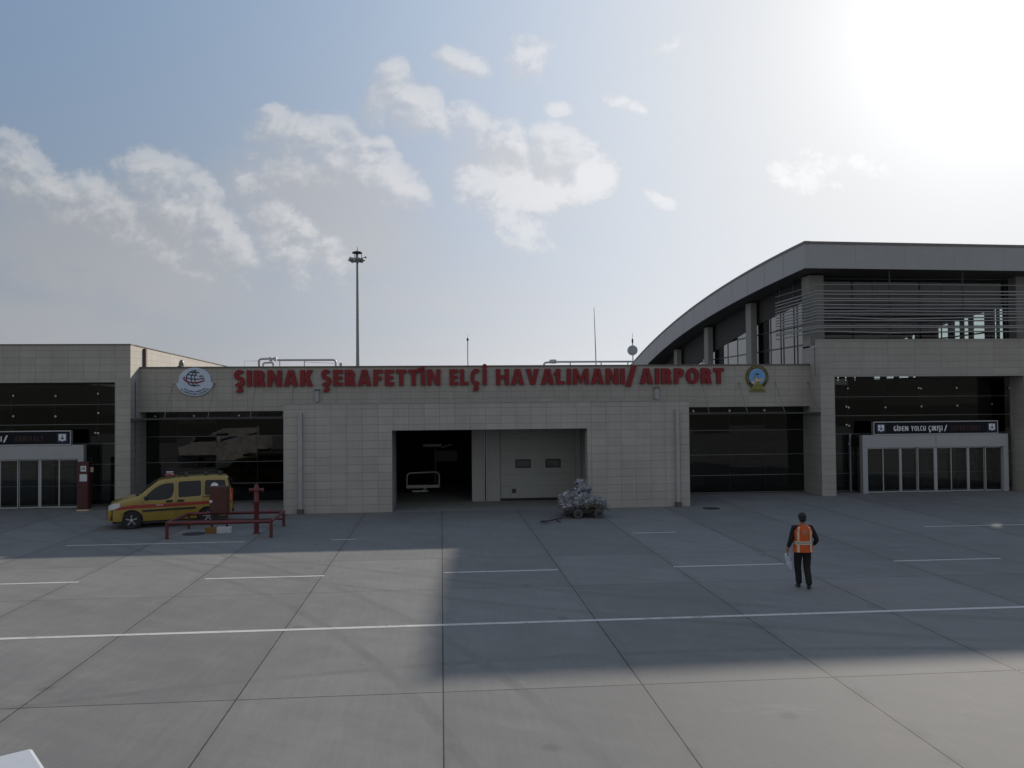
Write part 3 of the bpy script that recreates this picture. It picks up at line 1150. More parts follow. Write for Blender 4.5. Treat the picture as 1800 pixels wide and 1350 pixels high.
# side fascia in panels with shadow gaps, front fascia the same
w = MB()
k = 36.45
while k < 76:
    n = min(k + 2.4, 77)
    for q in range(4):
        a, c = k + (n - k) * q / 4, k + (n - k) * (q + 1) / 4 - (0.02 if q == 3 else 0)
        zt0, zt1, zb0, zb1 = interp(TOP, a) - .10, interp(TOP, c) - .10, interp(BOT, a), interp(BOT, c)
        w.quad([(x0, a, zb0), (x0, c, zb1), (x0, c, zt1), (x0, a, zt0)])
        w.quad([(x0 + .05, a, zb0), (x0 + .05, c, zb1), (x0, c, zb1), (x0, a, zb0)])
    k = n
k = x0
while k < 33.2:
    n = min(k + 2.4, 33.3)
    f0, f1 = (k - x0) / 19.4, (n - .005 - x0) / 19.4
    w.quad([(k, 36.45, 10.47 - .14 * f0), (n - .005, 36.45, 10.47 - .14 * f1), (n - .005, 36.45, 11.59 - .16 * f1), (k, 36.45, 11.59 - .16 * f0)])
    w.quad([(k, 36.45, 10.47 - .14 * f0), (n - .005, 36.45, 10.47 - .14 * f1), (n - .005, 36.52, 10.47 - .14 * f1), (k, 36.52, 10.47 - .14 * f0)])
    k = n
w.build('fascia', 'fascia', roof)
w = MB()
for (a, c) in zip(ys, ys[1:]):
    ta, tc = interp(TOP, a), interp(TOP, c)
    w.quad([(x0 - .03, a - .02, ta - .10), (x0 - .03, c - .02, tc - .10), (x0 - .03, c - .02, tc + .012), (x0 - .03, a - .02, ta + .012)])
    w.quad([(x0 - .03, a - .02, ta + .012), (x0 - .03, c - .02, tc + .012), (x0 + .25, c - .02, tc + .012), (x0 + .25, a - .02, ta + .012)])
w.quad([(x0 - .03, 36.42, 11.59), (x1, 36.42, 11.43), (x1, 36.42, 11.545), (x0 - .03, 36.42, 11.705)])
w.quad([(x0 - .03, 36.42, 11.705), (x1, 36.42, 11.545), (x1, 36.7, 11.545), (x0 - .03, 36.7, 11.705)])
w.build('roof_trim', mat("roof_edge_trim", (0.17, 0.15, 0.15), 0.5, 0.3), roof)
# upper columns
for (x, y, wx, wy) in ((17.46, 37.9, .72, .85), (27.85, 37.9, .75, .85), (17.46, 45.4, .36, .80), (17.46, 53.0, .36, .80), (17.46, 60.2, .36, .80)):
    w = MB()
    w.box(x, x + wx, y, y + wy, 6.05 if y > 40 else 6.9, min(interp(BOT, y), interp(BOT, y + wy)) - .02)
    w.build('column', 'column', th, bevel=.02)
# upper front glazing
upper = panes(th, 'glazing', [18.2, 20.9, 24.4, 27.85], [7.02, 8.7, 10.28], 38.45, 'glass_hall', 0.002)
upper2 = panes(th, 'glazing', [28.6, 32.0], [7.02, 8.7, 10.2], 38.45, 'glass_hall', 0.002)
# side glazing, stepped up under the curved soffit
GT = [(37.9, 9.5), (42.8, 9.0), (45.8, 8.75), (47.8, 8.45), (53.5, 7.68), (60, 6.5), (62.5, 6.06)]
sy = [38.8 + 1.70 * k for k in range(15)]
XG = 18.0
g = MB()
fr = MB()
sp = MB()
for a, c in zip(sy, sy[1:]):
    lv = [6.06, 7.18, 8.15]
    za, zc = interp(GT, a), interp(GT, c)
    for j, z0 in enumerate(lv):
        z1 = lv[j + 1] if j + 1 < len(lv) else 20
        if z0 > min(za, zc) - .05:
            continue
        t = random.uniform(-.004, .004)
        ta, tb_ = min(z1, za), min(z1, zc)
        g.quad([(XG - t, a + .01, z0 + .01), (XG + t, c - .01, z0 + .01), (XG + t, c - .01, tb_ - .01), (XG - t, a + .01, ta - .01)])
        fr.box(XG - .04, XG - .015, a, c, z0 - .035, z0 + .035)
    fr.box(XG - .03, XG - .016, a - .02, a + .02, 6.06, za)
    sp.quad([(XG - .02, a, za), (XG - .02, c, zc), (XG - .02, c, interp(BOT, c)), (XG - .02, a, interp(BOT, a))])
sp.quad([(XG - .02, 62.6, 6.0), (XG - .02, 70, 6.0), (XG - .02, 70, interp(BOT, 70)), (XG - .02, 62.6, interp(BOT, 62.6))])
sg = g.build('glazing', 'glass_side', th)
fr.build('mullion', 'dkalu', sg)
sp.build('eave_reflection', 'dark', th)  # dark panels standing in for the eave mirrored in the upper glass
# right-hand glazed wall of the hall, seen through the front glass
w = MB()
op = [(44.7, 45.2), (45.26, 45.62), (46.3, 47.55), (47.8, 48.45), (48.65, 49.4), (49.85, 51.12), (53.55, 54.1), (54.4, 55.85), (56.25, 57.5), (58.1, 59.25), (61.7, 62.2), (63.1, 63.7), (64.4, 65.0)]
yy = 38.5
for a, c in op + [(69.9, 69.9)]:
    zt = interp(BOT, yy) - .13
    zc = interp(BOT, a) - .13
    w.prism([(yy, 0.01), (a, 0.01), (a, zc), (yy, zt)], 32.0, 32.2, 'x')
    if c > a:
        w.prism([(a, 0.01), (c, 0.01), (c, 5.93), (a, 5.93)], 32.0, 32.2, 'x')
        w.prism([(a, zc - .25), (c, interp(BOT, c) - .38), (c, interp(BOT, c) - .13), (a, zc)], 32.0, 32.2, 'x')
        if c - a > .5:
            w.box(32.05, 32.15, a, c, 7.22, 7.30)
            w.prism([(a, 8.30), (c, 8.30), (c, 8.38), (a, 8.38)], 32.05, 32.15, 'x')
    yy = c
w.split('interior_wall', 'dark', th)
w = MB()
for a, c in op:
    w.quad([(32.1, a, 5.93), (32.1, c, 5.93), (32.1, c, interp(BOT, c) - .38), (32.1, a, interp(BOT, a) - .38)])
w.split('window', 'glass_hall', th)
w = MB()
w.box(17.76, 32, 69.5, 69.7, 0.01, interp(BOT, 69.7) - .15)
w.box(18.14, 32, 45.0, 45.15, 0.01, 5.2)
w.box(18.14, 32, 38.75, 45.15, 5.2, 5.35)
w.split('partition', 'dark', th)
w = MB()
w.box(18.14, 32, 38.3, 45.0, -0.02, 0.012)
w.split('interior_floor', 'ifloor', th)
# louvre tubes wrapping the corner, some sagging
for i, z in enumerate((9.74, 9.44, 9.29, 9.10, 8.98, 8.82, 8.65, 8.51, 8.39, 8.23, 8.08, 7.83, 7.75, 7.58)):
    j = lambda s=0.018: random.uniform(-s, s)
    r = 0.034 if i else 0.018
    pts = [(17.22, 41.3, z + j()), (17.22, 38.9, z + j()), (17.24, 36.62, z), (18.2, 36.6, z + j(.01)), (20.76, 36.6, z + j(.02) - (0.08 if i in (9, 13) else 0)), (24.33, 36.6, z + j(.015) - .01), (27.9, 36.6, z + j(.015)), (31.5, 36.6, z + j())]
    m_ = MB()
    m_.tube(pts, r, 8)
    m_.build('louvre_tube', 'louvre', th, 60)
for (x, y) in ((17.30, 40.9), (17.30, 39.3), (20.76, 36.70), (24.33, 36.70)):
    m_ = MB()
    m_.box(x - .025, x + .025, y - .025, y + .025, 7.25 if y < 38 else 6.05, interp(BOT, y) - .03)
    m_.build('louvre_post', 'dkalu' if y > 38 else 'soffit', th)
# lower glazing and its point fittings; doubled points stand in for their reflections
zs = [0.05, 0.88, 1.84, 2.78, 3.66, 4.57, 5.49]
lg = panes(th, 'glazing', [18.15, 19.62, 21.45, 23.28, 25.12, 26.96, 27.9], zs, 38.6, 'glass', 0.003)
panes(th, 'glazing', [28.16, 29.8, 31.4, 32.98], zs, 38.6, 'glass', 0.003)
for x, z in ((19.6, 4.98), (23.18, 4.98), (23.30, 4.95), (25.13, 4.97), (27.85, 4.95), (19.5, 4.10), (19.62, 4.06), (21.48, 4.05), (23.31, 4.08), (25.15, 4.10), (26.95, 4.17), (19.5, 3.22), (19.63, 3.18), (19.6, 2.3)):
    fitting_or_reflection(lg, x, 38.57, z)
w = MB()
w.box(19.62, 19.69, 38.5, 38.585, 0.02, 2.80)
w.build('door_post', 'alu', lg)


def portal(parent, xa, xb):
    """sliding-door porch: frame, header and eight door leaves"""
    p = MB()
    p.box(xa, xb, 37.6, 37.9, 2.15, 2.75)
    p.box(xa, xa + .24, 37.6, 37.9, 0, 2.15)
    p.box(xb - .24, xb, 37.6, 37.9, 0, 2.15)
    po = p.build('entrance_portal', 'alu_white', parent, bevel=.008)
    p = MB()
    p.box((xa + xb) / 2 - .006, (xa + xb) / 2 + .006, 37.594, 37.599, 2.15, 2.75)
    p.build('panel_joint', 'dkalu', po)
    p = MB()
    p.box(xa + .02, xb - .02, 37.9, 38.57, 2.60, 2.72)
    p.build('porch_roof', 'dkalu', po)
    p = MB()
    p.quad([(xa + .05, 37.9, 0.02), (xa + .05, 38.57, 0.02), (xa + .05, 38.57, 2.15), (xa + .05, 37.9, 2.15)])
    p.quad([(xb - .05, 37.9, 0.02), (xb - .05, 38.57, 0.02), (xb - .05, 38.57, 2.15), (xb - .05, 37.9, 2.15)])
    p.split('side_glass', 'glass', po)
    a, c = xa + .24, xb - .24
    n = 8
    st = (c - a) / n
    for k in range(n):
        u0, u1 = a + k * st + .004, a + (k + 1) * st - .004
        y0 = 37.74 if k % 4 in (0, 3) else 37.80
        wl = .085 if k % 2 == 0 and k > 0 else .035
        wl = .12 if k == 4 else wl
        f = MB()
        f.box(u0, u0 + wl, y0, y0 + .05, 0.02, 2.14)
        f.box(u1 - .035, u1, y0, y0 + .05, 0.02, 2.14)
        f.box(u0 + wl, u1 - .035, y0, y0 + .05, 0.02, 0.075)
        f.box(u0 + wl, u1 - .035, y0, y0 + .05, 2.09, 2.14)
        lf = f.build('door_leaf', 'alu', parent)
        f = MB()
        t = random.uniform(-.006, .006)
        f.quad([(u0 + wl, y0 + .02 + t, .075), (u1 - .035, y0 + .02 - t, .075), (u1 - .035, y0 + .02 - t, 2.09), (u0 + wl, y0 + .02 + t, 2.09)])
        f.build('pane', 'glass_door', lf)
    # inner lobby: posts and a bench-high rail behind the doors
    p = MB()
    for k in range(1, 8, 2):
        p.box(a + k * st - .03, a + k * st + .03, 40.6, 40.66, 0.01, 2.6)
    p.box(a, c, 40.9, 41.0, 0.01, 0.35)
    p.box(a - .2, c + .2, 41.6, 41.7, 0.01, 2.7)
    p.split('lobby_frame', 'plaster', parent)
    return po


portal(th, 19.80, 27.07)

# ================================================================== LEFT WING
tw = thing('terminal_wing', 'stone clad terminal wing with sunlit side wall behind the yellow van', 'building', (-20, 37, 0))
w = MB()
w.box(-36, -13.32, 36.9, 37.4, 5.45, 7.06)
w.box(-13.96, -13.32, 36.9, 37.5, 0, 5.45)
w.prism([(37.5, 0), (60, 0), (60, 6.72), (53.0, 6.84), (37.5, 7.055), (37.4, 7.055), (37.4, 5.45), (37.5, 5.45)], -13.56, -13.32, 'x')
w.box(-36, -35.3, 36.9, 37.5, 0, 5.45)
w.build('wall', 'tile_main', tw)
w = MB()
w.box(-36, -13.29, 36.86, 37.45, 7.06, 7.10)
w.prism([(37.45, 7.06), (53.0, 6.845), (60, 6.725), (60, 6.77), (53.0, 6.89), (37.45, 7.10)], -13.6, -13.28, 'x')
w.build('coping', 'coping', tw)
w = MB()
w.box(-36, -13.56, 37.4, 60, 6.45, 6.6)
w.build('roof', 'roofing', tw)
w = MB()
w.box(-13.318, -13.20, 38.42, 38.60, 5.76, 7.0)
w.build('downpipe', mat("brown_downpipe", (0.10, 0.075, 0.055), 0.5), tw)
lg = panes(tw, 'glazing', [-30.2, -28.35, -26.5, -24.65, -22.8, -20.96, -19.05, -17.2, -15.36, -13.98], [0.05, 0.89, 1.83, 2.75, 3.62, 4.51, 5.44], 38.6, 'glass', 0.003)
for x, z in ((-18.93, 4.92), (-17.13, 4.90), (-15.31, 4.99), (-18.92, 4.01), (-17.13, 3.99), (-15.29, 4.12), (-15.42, 3.23), (-15.30, 3.22)):  # the close pair adds one point as a modelled reflection
    fitting_or_reflection(lg, x, 38.57, z)
portal(tw, -22.80, -15.54)
w = MB()
w.box(-36, -13.57, 44.5, 44.7, 0.01, 5.5)
w.box(-36, -13.57, 38.7, 44.7, 5.5, 5.6)
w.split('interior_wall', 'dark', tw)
w = MB()
w.box(-36, -13.57, 38.3, 44.5, -0.02, 0.012)
w.split('interior_floor', 'ifloor', tw)

# ================================================================== LETTERING, SIGNS, EMBLEMS
ls = thing('wall_lettering', 'large red airport name in raised capitals along the low fascia', 'sign', (2, 37.998, 5.25))
ZB0, ZB1 = 5.25, 5.245
CAP = 0.73


def sign_word(txt, x0, x1, s=0.272, gap=0.115):
    items, tw_ = text_shapes(txt, s, gap)
    kx = (x1 - x0) / tw_
    for ch, sh, a, b_ in items:
        rz = random.uniform(-0.006, 0.006)
        cx = x0 + (a + b_) / 2 * kx
        def place(u, v, d):
            X = x0 + u * kx
            Zv = v * CAP
            return (X - Zv * rz, 37.998 - d, ZB0 + Zv + (X - cx) * rz)
        bm_ = extrude_loops(sh, place, 0.11)
        bmesh.ops.translate(bm_, verts=bm_.verts[:], vec=-OFF[ls.name])
        bmesh.ops.recalc_face_normals(bm_, faces=bm_.faces[:])
        me = bpy.data.meshes.new('letter')
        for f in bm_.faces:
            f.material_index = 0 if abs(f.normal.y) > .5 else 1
        bm_.to_mesh(me)
        bm_.free()
        o = bpy.data.objects.new('letter', me)
        COL.objects.link(o)
        me.materials.append(M['red_letter'])
        me.materials.append(M['letter_side'])
        o.parent = ls


sign_word("ŞIRNAK", -9.22, -5.75)
sign_word("ŞERAFETTIN", -5.39, -0.03)
sign_word("ELÇİ", 0.38, 2.09)
sign_word("HAVALIMANI", 2.51, 8.52)
sign_word("/", 8.55, 9.08)
sign_word("AIRPORT", 9.22, 13.24)
# two loose dots of the dotted capital I: one slipped sideways onto the T, one hanging by the stem
d = MB()
d.prism([(-1.20, 5.93), (-1.10, 6.00), (-0.86, 6.12), (-0.76, 6.09), (-0.78, 6.02), (-1.06, 5.86), (-1.16, 5.86)], 37.84, 37.998)
d.build('letter_dot', 'red_letter', ls)
d = MB()
d.lathe([(0.085, 0), (0.085, -0.15)], (5.27, 37.998, 5.76), 'y', 14)
d.build('letter_dot', 'red_letter', ls)


def flat_part(parent, name, shapes, place, depth, m, smooth=None):
    bm_ = extrude_loops(shapes, place, depth)
    off = OFF.get(parent.name, Vector())
    bmesh.ops.translate(bm_, verts=bm_.verts[:], vec=-off)
    bmesh.ops.recalc_face_normals(bm_, faces=bm_.faces[:])
    me = bpy.data.meshes.new(name)
    bm_.to_mesh(me)
    bm_.free()
    return link(name, me, m, parent, smooth)


def arc_text(txt, r, a_mid, span, hgt, s=0.24, inward=False):
    """letters set round an arc (angles in degrees, 90 = top)"""
    items, tw_ = text_shapes(txt, s, 0.22)
    out = []
    for ch, sh, a, b_ in items:
        t = ((a + b_) / 2 / tw_ - .5) * span
        ang = R(a_mid - t) if not inward else R(a_mid + t)
        wk = R(span) * r / tw_
        for shp in sh:
            lp2 = []
            for lp in shp:
                q = []
                for (u, v) in lp:
                    du, dv = (u - (a + b_) / 2) * wk, (v - .5) * hgt
                    if inward:
                        rr = r - dv
                        q.append((rr * math.cos(ang) - du * math.sin(ang), rr * math.sin(ang) + du * math.cos(ang)))
                    else:
                        rr = r + dv
                        q.append((rr * math.cos(ang) + du * math.sin(ang), rr * math.sin(ang) - du * math.cos(ang)))
                lp2.append(q)
            out.append(lp2)
    return out


# ministry emblem, pale blue with a globe and a red orbit
em = thing('round_emblem', 'pale blue oval emblem with navy globe and red orbit line', 'emblem', (-10.90, 37.998, 5.45))
ex, ez = -10.93, 5.50


def eplace(front):
    return lambda u, v, d: (ex + u, front - d, ez + v)


body_outline = arc(0, 0.08, 0.69, 0.53, -8, 188, 40) + [(-0.735, -0.06), (-0.80, -0.10)] + arc(0, -.02, 0.80, 0.63, 188, 352, 40) + [(0.80, -0.10), (0.735, -0.06)]
flat_part(em, 'backing', [[body_outline]], eplace(37.996), 0.07, 'emblem_white')
F1 = 37.925
globe = [[stroke(arc(0.0, 0.13, 0.36, 0.34, 75, 285, 24), .046)],
         [stroke(arc(0.10, 0.13, 0.25, 0.33, 100, 262, 16), .042)], [stroke(arc(0.22, 0.13, 0.22, 0.30, 120, 240, 12), .040)],
         [stroke([(-.16, .40), (-.05, .385), (.08, .385), (.20, .40)], .044)], [stroke([(-.28, .30), (-.12, .27), (.02, .265), (.10, .27)], .044)],
         [stroke([(-.36, .16), (-.2, .11), (0, .09), (.2, .10), (.42, .13)], .046)], [stroke([(-.18, -.16), (0, -.19), (.22, -.18)], .042)]]
for k, shp in enumerate(globe):
    flat_part(em, 'globe_line', [shp], eplace(F1 - .0012 * k), 0.006, 'navy')
flat_part(em, 'orbit_line', [[stroke([(-.43, .20), (-.47, .12), (-.43, .05), (-.30, -.02), (-.1, -.06), (.1, -.055), (.28, -.02), (.43, .05)], .060)]], eplace(F1 - .010), 0.006, 'emblem_red')
flat_part(em, 'plane_mark', [[[(.17, .225), (.25, .245), (.29, .28), (.31, .275), (.30, .245), (.40, .235), (.40, .215), (.28, .205), (.25, .19), (.23, .20)]]], eplace(F1 - .010), 0.006, 'emblem_red')
flat_part(em, 'text', arc_text("ULAŞTIRMA DENİZCİLİK", 0.60, 270, 96, 0.085, inward=True), lambda u, v, d: (ex + u, F1 - d, ez - .02 + v * .74), 0.006, 'navy')
flat_part(em, 'text', arc_text("VE HABERLEŞME BAKANLIĞI", 0.72, 270, 112, 0.085, inward=True), lambda u, v, d: (ex + u, F1 - d, ez - .02 + v * .76), 0.006, 'navy')
d = MB()
for x in (-0.93, 0.86):
    d.lathe([(0.03, 0), (0.03, -0.05)], (ex + x, 37.998, ez - .12), 'y', 8)
d.build('anchor', 'coping', em)

# airport authority emblem: dark ring with yellow lettering, blue disc, yellow tower
e2 = thing('ring_emblem', 'round emblem with dark ring, blue disc and yellow tower base', 'emblem', (14.85, 37.998, 5.5))
ex2, ez2 = 14.86, 5.545


def e2p(front, sx=1.0):
    return lambda u, v, d: (ex2 + u * sx, front - d, ez2 + v)


full = [arc(0, 0, .56, .565, 0, 354, 60)]
flat_part(e2, 'border', [full], e2p(37.996), 0.05, 'emblem_yellow')
flat_part(e2, 'ring', [[arc(0, 0, .548, .553, 0, 354, 60)]], e2p(37.945), 0.006, 'emblem_ring')
flat_part(e2, 'inner_border', [[arc(0, 0, .402, .407, 0, 354, 60)]], e2p(37.938), 0.005, 'emblem_yellow')
flat_part(e2, 'disc', [[arc(0, 0, .39, .395, 0, 354, 60)]], e2p(37.932), 0.005, 'emblem_sky')
flat_part(e2, 'text', arc_text("DEVLET HAVA MEYDANLARI İŞLETMESİ", 0.475, 90, 236, 0.066), e2p(37.938), 0.006, 'emblem_yellow')
flat_part(e2, 'plane_mark', [[[(-.20, .13), (-.05, .135), (-.02, .19), (.02, .19), (.05, .135), (.17, .13), (.17, .115), (.05, .11), (.02, .08), (-.02, .08), (-.05, .11), (-.20, .115)]]], e2p(37.926), 0.005, 'navy')
flat_part(e2, 'tower', [[[(-.34, -.60), (.36, -.60), (.36, -.55), (.27, -.55), (.27, -.46), (.17, -.34), (.10, -.22), (-.06, -.22), (-.12, -.34), (-.25, -.46), (-.25, -.55), (-.34, -.55)]]], e2p(37.926), 0.02, 'emblem_yellow')
flat_part(e2, 'tower_top', [[[(-.12, -.22), (.12, -.22), (.10, -.10), (.03, -.02), (-.05, -.04), (-.11, 0), (-.15, .03), (-.15, -.1)]], [[(.13, -.16), (.26, -.04), (.29, -.06), (.24, -.16), (.16, -.22)]], [[(-.30, -.24), (-.16, -.20), (-.12, -.30), (-.22, -.34)]]], e2p(37.924), 0.01, 'band')
flat_part(e2, 'tower_line', [[[(-.22, -.575), (.26, -.575), (.26, -.555), (-.22, -.555)]], [[(-.13, -.50), (-.10, -.50), (-.06, -.36), (-.08, -.36)]], [[(.0, -.50), (.03, -.50), (.03, -.36), (.0, -.36)]], [[(.13, -.50), (.16, -.50), (.10, -.36), (.08, -.36)]], [[(-.06, -.24), (.10, -.24), (.10, -.22), (-.06, -.22)]], [[(-.14, -.12), (-.11, -.12), (-.11, .04), (-.14, .04)]], [[(.02, -.1), (.04, -.1), (.04, .02), (.02, .02)]]], e2p(37.903), 0.006, 'emblem_ring')
flat_part(e2, 'name_plate', [[[(-.36, -.70), (.40, -.70), (.40, -.61), (-.36, -.61)]]], e2p(37.996), 0.04, 'emblem_yellow')
flat_part(e2, 'plate_line', [[[(-.30, -.672), (.34, -.672), (.34, -.645), (-.30, -.645)]]], e2p(37.955), 0.005, 'emblem_ring')


def light_sign(name, label, xa, xb, words, icons):
    s_ = thing(name, label, 'sign', ((xa + xb) / 2, 37.6, 2.76), 'black light box signs over the entrances')
    d = MB()
    d.box(xa + .04, xb - .04, 37.585, 37.76, 2.80, 3.34)
    d.build('panel', 'sign_face', s_)
    d = MB()
    d.box(xa, xb, 37.57, 37.78, 2.755, 2.798)
    d.box(xa, xb, 37.57, 37.78, 3.342, 3.385)
    d.box(xa, xa + .038, 37.57, 37.78, 2.798, 3.342)
    d.box(xb - .038, xb, 37.57, 37.78, 2.798, 3.342)
    d.build('frame', 'alu', s_)
    for xi in icons:
        d = MB()
        d.box(xi - .22, xi + .22, 37.578, 37.5835, 2.865, 3.275)
        ic = d.build('icon', 'sign_blue', s_)
        pl = lambda u, v, dd: (xi + u, 37.577 - dd, 3.07 + v)
        flat_part(ic, 'arrow_field', [[[(-.15, .16), (.15, .16), (.15, -.12), (.04, -.12), (0, -.18), (-.04, -.12), (-.15, -.12)]]], pl, .004, 'sign_text')
        flat_part(ic, 'arrow', [[[(-.018, .13), (.018, .13), (.018, -.02), (.075, .03), (.075, -.02), (0, -.09), (-.075, -.02), (-.075, .03), (-.018, -.02)]]], lambda u, v, dd: (xi + u, 37.572 - dd, 3.07 + v), .003, 'sign_blue')
    for txt, x0, x1, m in words:
        items, tw_ = text_shapes(txt, 0.20, 0.12)
        k = (x1 - x0) / tw_
        flat_part(s_, 'text', [sh for it in items for sh in it[1]], lambda u, v, dd: (x0 + u * k, 37.582 - dd, 2.935 + v * .225), .005, m)
    return s_


light_sign('entrance_sign', 'black sign with white departing passenger text over the right doors', 20.34, 26.55,
           [("GİDEN", 21.33, 22.06, 'sign_text'), ("YOLCU", 22.20, 22.93, 'sign_text'), ("ÇIKIŞI", 23.06, 23.76, 'sign_text'), ("/", 23.84, 24.0, 'sign_text'), ("DEPARTURES", 24.19, 25.68, 'sign_red')], (20.71, 26.25))
light_sign('entrance_sign', 'black sign cut off by the left picture edge over the left doors', -22.27, -16.06,
           [("GELEN", -21.4, -20.68, 'sign_text'), ("YOLCU", -20.54, -19.82, 'sign_text'), ("ÇIKIŞI", -19.62, -18.93, 'sign_text'), ("/", -18.88, -18.68, 'sign_text'), ("ARRIVALS", -18.4, -17.2, 'sign_red')], (-21.9, -16.42))

# ================================================================== ROOFTOP AND BEHIND
def elbow(pts, r=0.35, n=5):
    """round the corners of a pipe run"""
    P = [Vector(p) for p in pts]
    out = [P[0]]
    for a, b_, c in zip(P, P[1:], P[2:]):
        d1, d2 = (a - b_).normalized(), (c - b_).normalized()
        k = min(r, (a - b_).length * .45, (c - b_).length * .45)
        for i in range(n + 1):
            t = i / n
            out.append((b_ + d1 * k) * (1 - t) ** 2 + b_ * 2 * t * (1 - t) + (b_ + d2 * k) * t * t)
    out.append(P[-1])
    return out


pr = thing('pipe_run', 'clad pipework with double bend on the roof above the first red word', 'pipes', (-7.2, 42, 5.75), 'pipe runs on the roof')
d = MB()
d.tube(elbow([(-9.02, 42.3, 5.75), (-9.02, 42.0, 6.70), (-8.3, 42.0, 6.73), (-8.3, 42.6, 6.68), (-5.32, 42.6, 6.68), (-5.32, 42.6, 5.75)], .16), 0.052, 10)
d.build('pipe', 'pipe_metal', pr, 60)
d = MB()
d.tube(elbow([(-8.85, 42.2, 5.75), (-8.85, 42.2, 6.52), (-8.35, 42.2, 6.54), (-8.35, 42.2, 5.75)], .12), 0.045, 10)
d.build('pipe', 'pipe_metal', pr, 60)
for x in (-8.45, -8.22):
    d = MB()
    d.box(x - .06, x + .06, 41.95, 42.25, 6.60, 6.80)
    d.build('flange', 'steel', pr, bevel=.01)
for x in (-6.88, -8.1):
    d = MB()
    d.box(x - .025, x + .025, 42.58, 42.63, 5.75, 6.63)
    d.build('support', 'steel', pr)
d = MB()
d.tube([(-6.9, 42.6, 6.58), (-6.3, 42.62, 6.55), (-5.4, 42.6, 6.50)], .008, 5)
d.tube([(-9.75, 42.2, 5.75), (-9.75, 42.2, 6.62), (-9.05, 42.2, 6.62)], .008, 5)
d.build('cable', 'black', pr)
d = MB()
d.box(-5.12, -4.98, 42.4, 42.55, 5.75, 6.52)
d.build('valve_box', 'steel', pr)

pr2 = thing('pipe_run', 'long straight clad pipe with end elbow on the roof behind the parapet', 'pipes', (7.5, 42, 5.75), 'pipe runs on the roof')
d = MB()
d.tube(elbow([(5.22, 42.0, 5.75), (5.24, 42.0, 6.46), (5.75, 42.0, 6.50), (9.95, 42.0, 6.50)], .14), 0.05, 10)
d.build('pipe', 'pipe_metal', pr2, 60)
d = MB()
d.lathe([(.05, -.0), (.10, .02), (.11, .2), (.10, .36), (.05, .38)], (5.52, 42.0, 6.52), 'x', 12)
d.build('flange', 'steel', pr2, 50)
for x in (6.6, 8.2, 9.6):
    d = MB()
    d.box(x - .025, x + .025, 41.97, 42.03, 5.75, 6.46)
    d.build('support', 'steel', pr2)

# slim rods and the radome mast
rod = thing('lightning_rod', 'short thin rod with a bulb tip on the roof above the middle lettering', 'mast', (2.15, 62, 5.75), 'thin masts on the roof')
d = MB()
d.tube([(2.0, 62, 5.75), (2.0, 62, 9.35)], .03, 8)
d.build('pole', 'iron', rod)
d = MB()
d.lathe([(.01, -.12), (.08, -.05), (.09, .03), (.03, .10), (.008, .14), (.006, .45)], (2.0, 62, 9.2), 'z', 10)
d.build('tip', 'iron', rod)
rod = thing('lightning_rod', 'tall bare whip rod leaning slightly on the roof right of the middle', 'mast', (9.55, 50, 5.75), 'thin masts on the roof')
d = MB()
d.tube([(9.46, 50, 5.75), (9.42, 50, 8.0), (9.36, 50, 10.23)], [.036, .03, .016], 8)
d.build('pole', 'steel', rod)
d = MB()
d.lathe([(.12, 0), (.12, .05), (.04, .10)], (9.46, 50, 5.75), 'z', 10)
d.build('base', 'steel', rod)
ra = thing('antenna_mast', 'pole with round grey drum antenna at the low end of the curved roof', 'antenna', (11.77, 50, 5.75))
d = MB()
d.tube([(11.76, 50, 5.75), (11.73, 50, 8.28)], .035, 8)
d.build('pole', 'steel', ra)
d = MB()
d.lathe([(.01, .30), (.05, .3), (.055, .06), (.012, .02), (.010, 1.0 - .35)], (11.73, 50, 8.0), 'z', 8)
d.build('tip', 'iron', ra)
d = MB()
d.lathe([(.24, .10), (.29, .07), (.305, 0), (.305, -.16), (.27, -.19)], (11.68, 49.9, 7.58), 'y', 28)
d.build('drum', mat("drum_antenna_grey", (0.42, 0.45, 0.48), .5), ra, 40)

# high-mast floodlight behind the terminal
lm = thing('light_mast', 'tall tapered steel mast with a ring of floodlights behind the terminal', 'light mast', (-9.9, 100, 0))
d = MB()
d.tube([(-9.9, 100, 0), (-9.9, 100, 11), (-9.9, 100, 22.4)], [.26, .195, .13], 14)
d.build('pole', mat("mast_steel", (.24, .25, .25), .5, .5), lm, 60)
d = MB()
d.lathe([(.10, .0), (.62, .06), (.60, .20), (.30, .30), (.05, .34), (.02, .9)], (-9.9, 100, 22.45), 'z', 18)
d.build('cap', 'iron', lm, 40)
d = MB()
d.lathe([(.52, -.03), (.58, -.03), (.58, .03), (.52, .03), (.52, -.03)], (-9.9, 100, 21.55), 'z', 20)
for k in range(3):
    q = 2 * PI * k / 3 + .3
    d.tube([(-9.9 + .55 * math.cos(q), 100 + .55 * math.sin(q), 21.55), (-9.9 + .5 * math.cos(q), 100 + .5 * math.sin(q), 22.5)], .035, 6)
d.build('carrier_ring', 'iron', lm)
for k in range(8):
    q = 2 * PI * k / 8 + .2
    dz = 0.22 if math.sin(q) > 0 else -.12
    c, s_ = math.cos(q), math.sin(q)
    d = MB()
    P = []
    for (rr, zz) in ((.55, -.16), (1.08, .18), (1.02, .36), (.55, .10)):
        P.append((rr, zz + dz))
    rings = []
    for sgn in (-.22, .22):
        rings.append([(-9.9 + r_ * c - sgn * s_, 100 + r_ * s_ + sgn * c, 21.6 + z_) for r_, z_ in P])
    d.ring(rings)
    d.build('floodlight', mat("floodlight_grey", (.20, .21, .22), .45, .4) if k == 0 else bpy.data.materials['floodlight_grey'], lm)

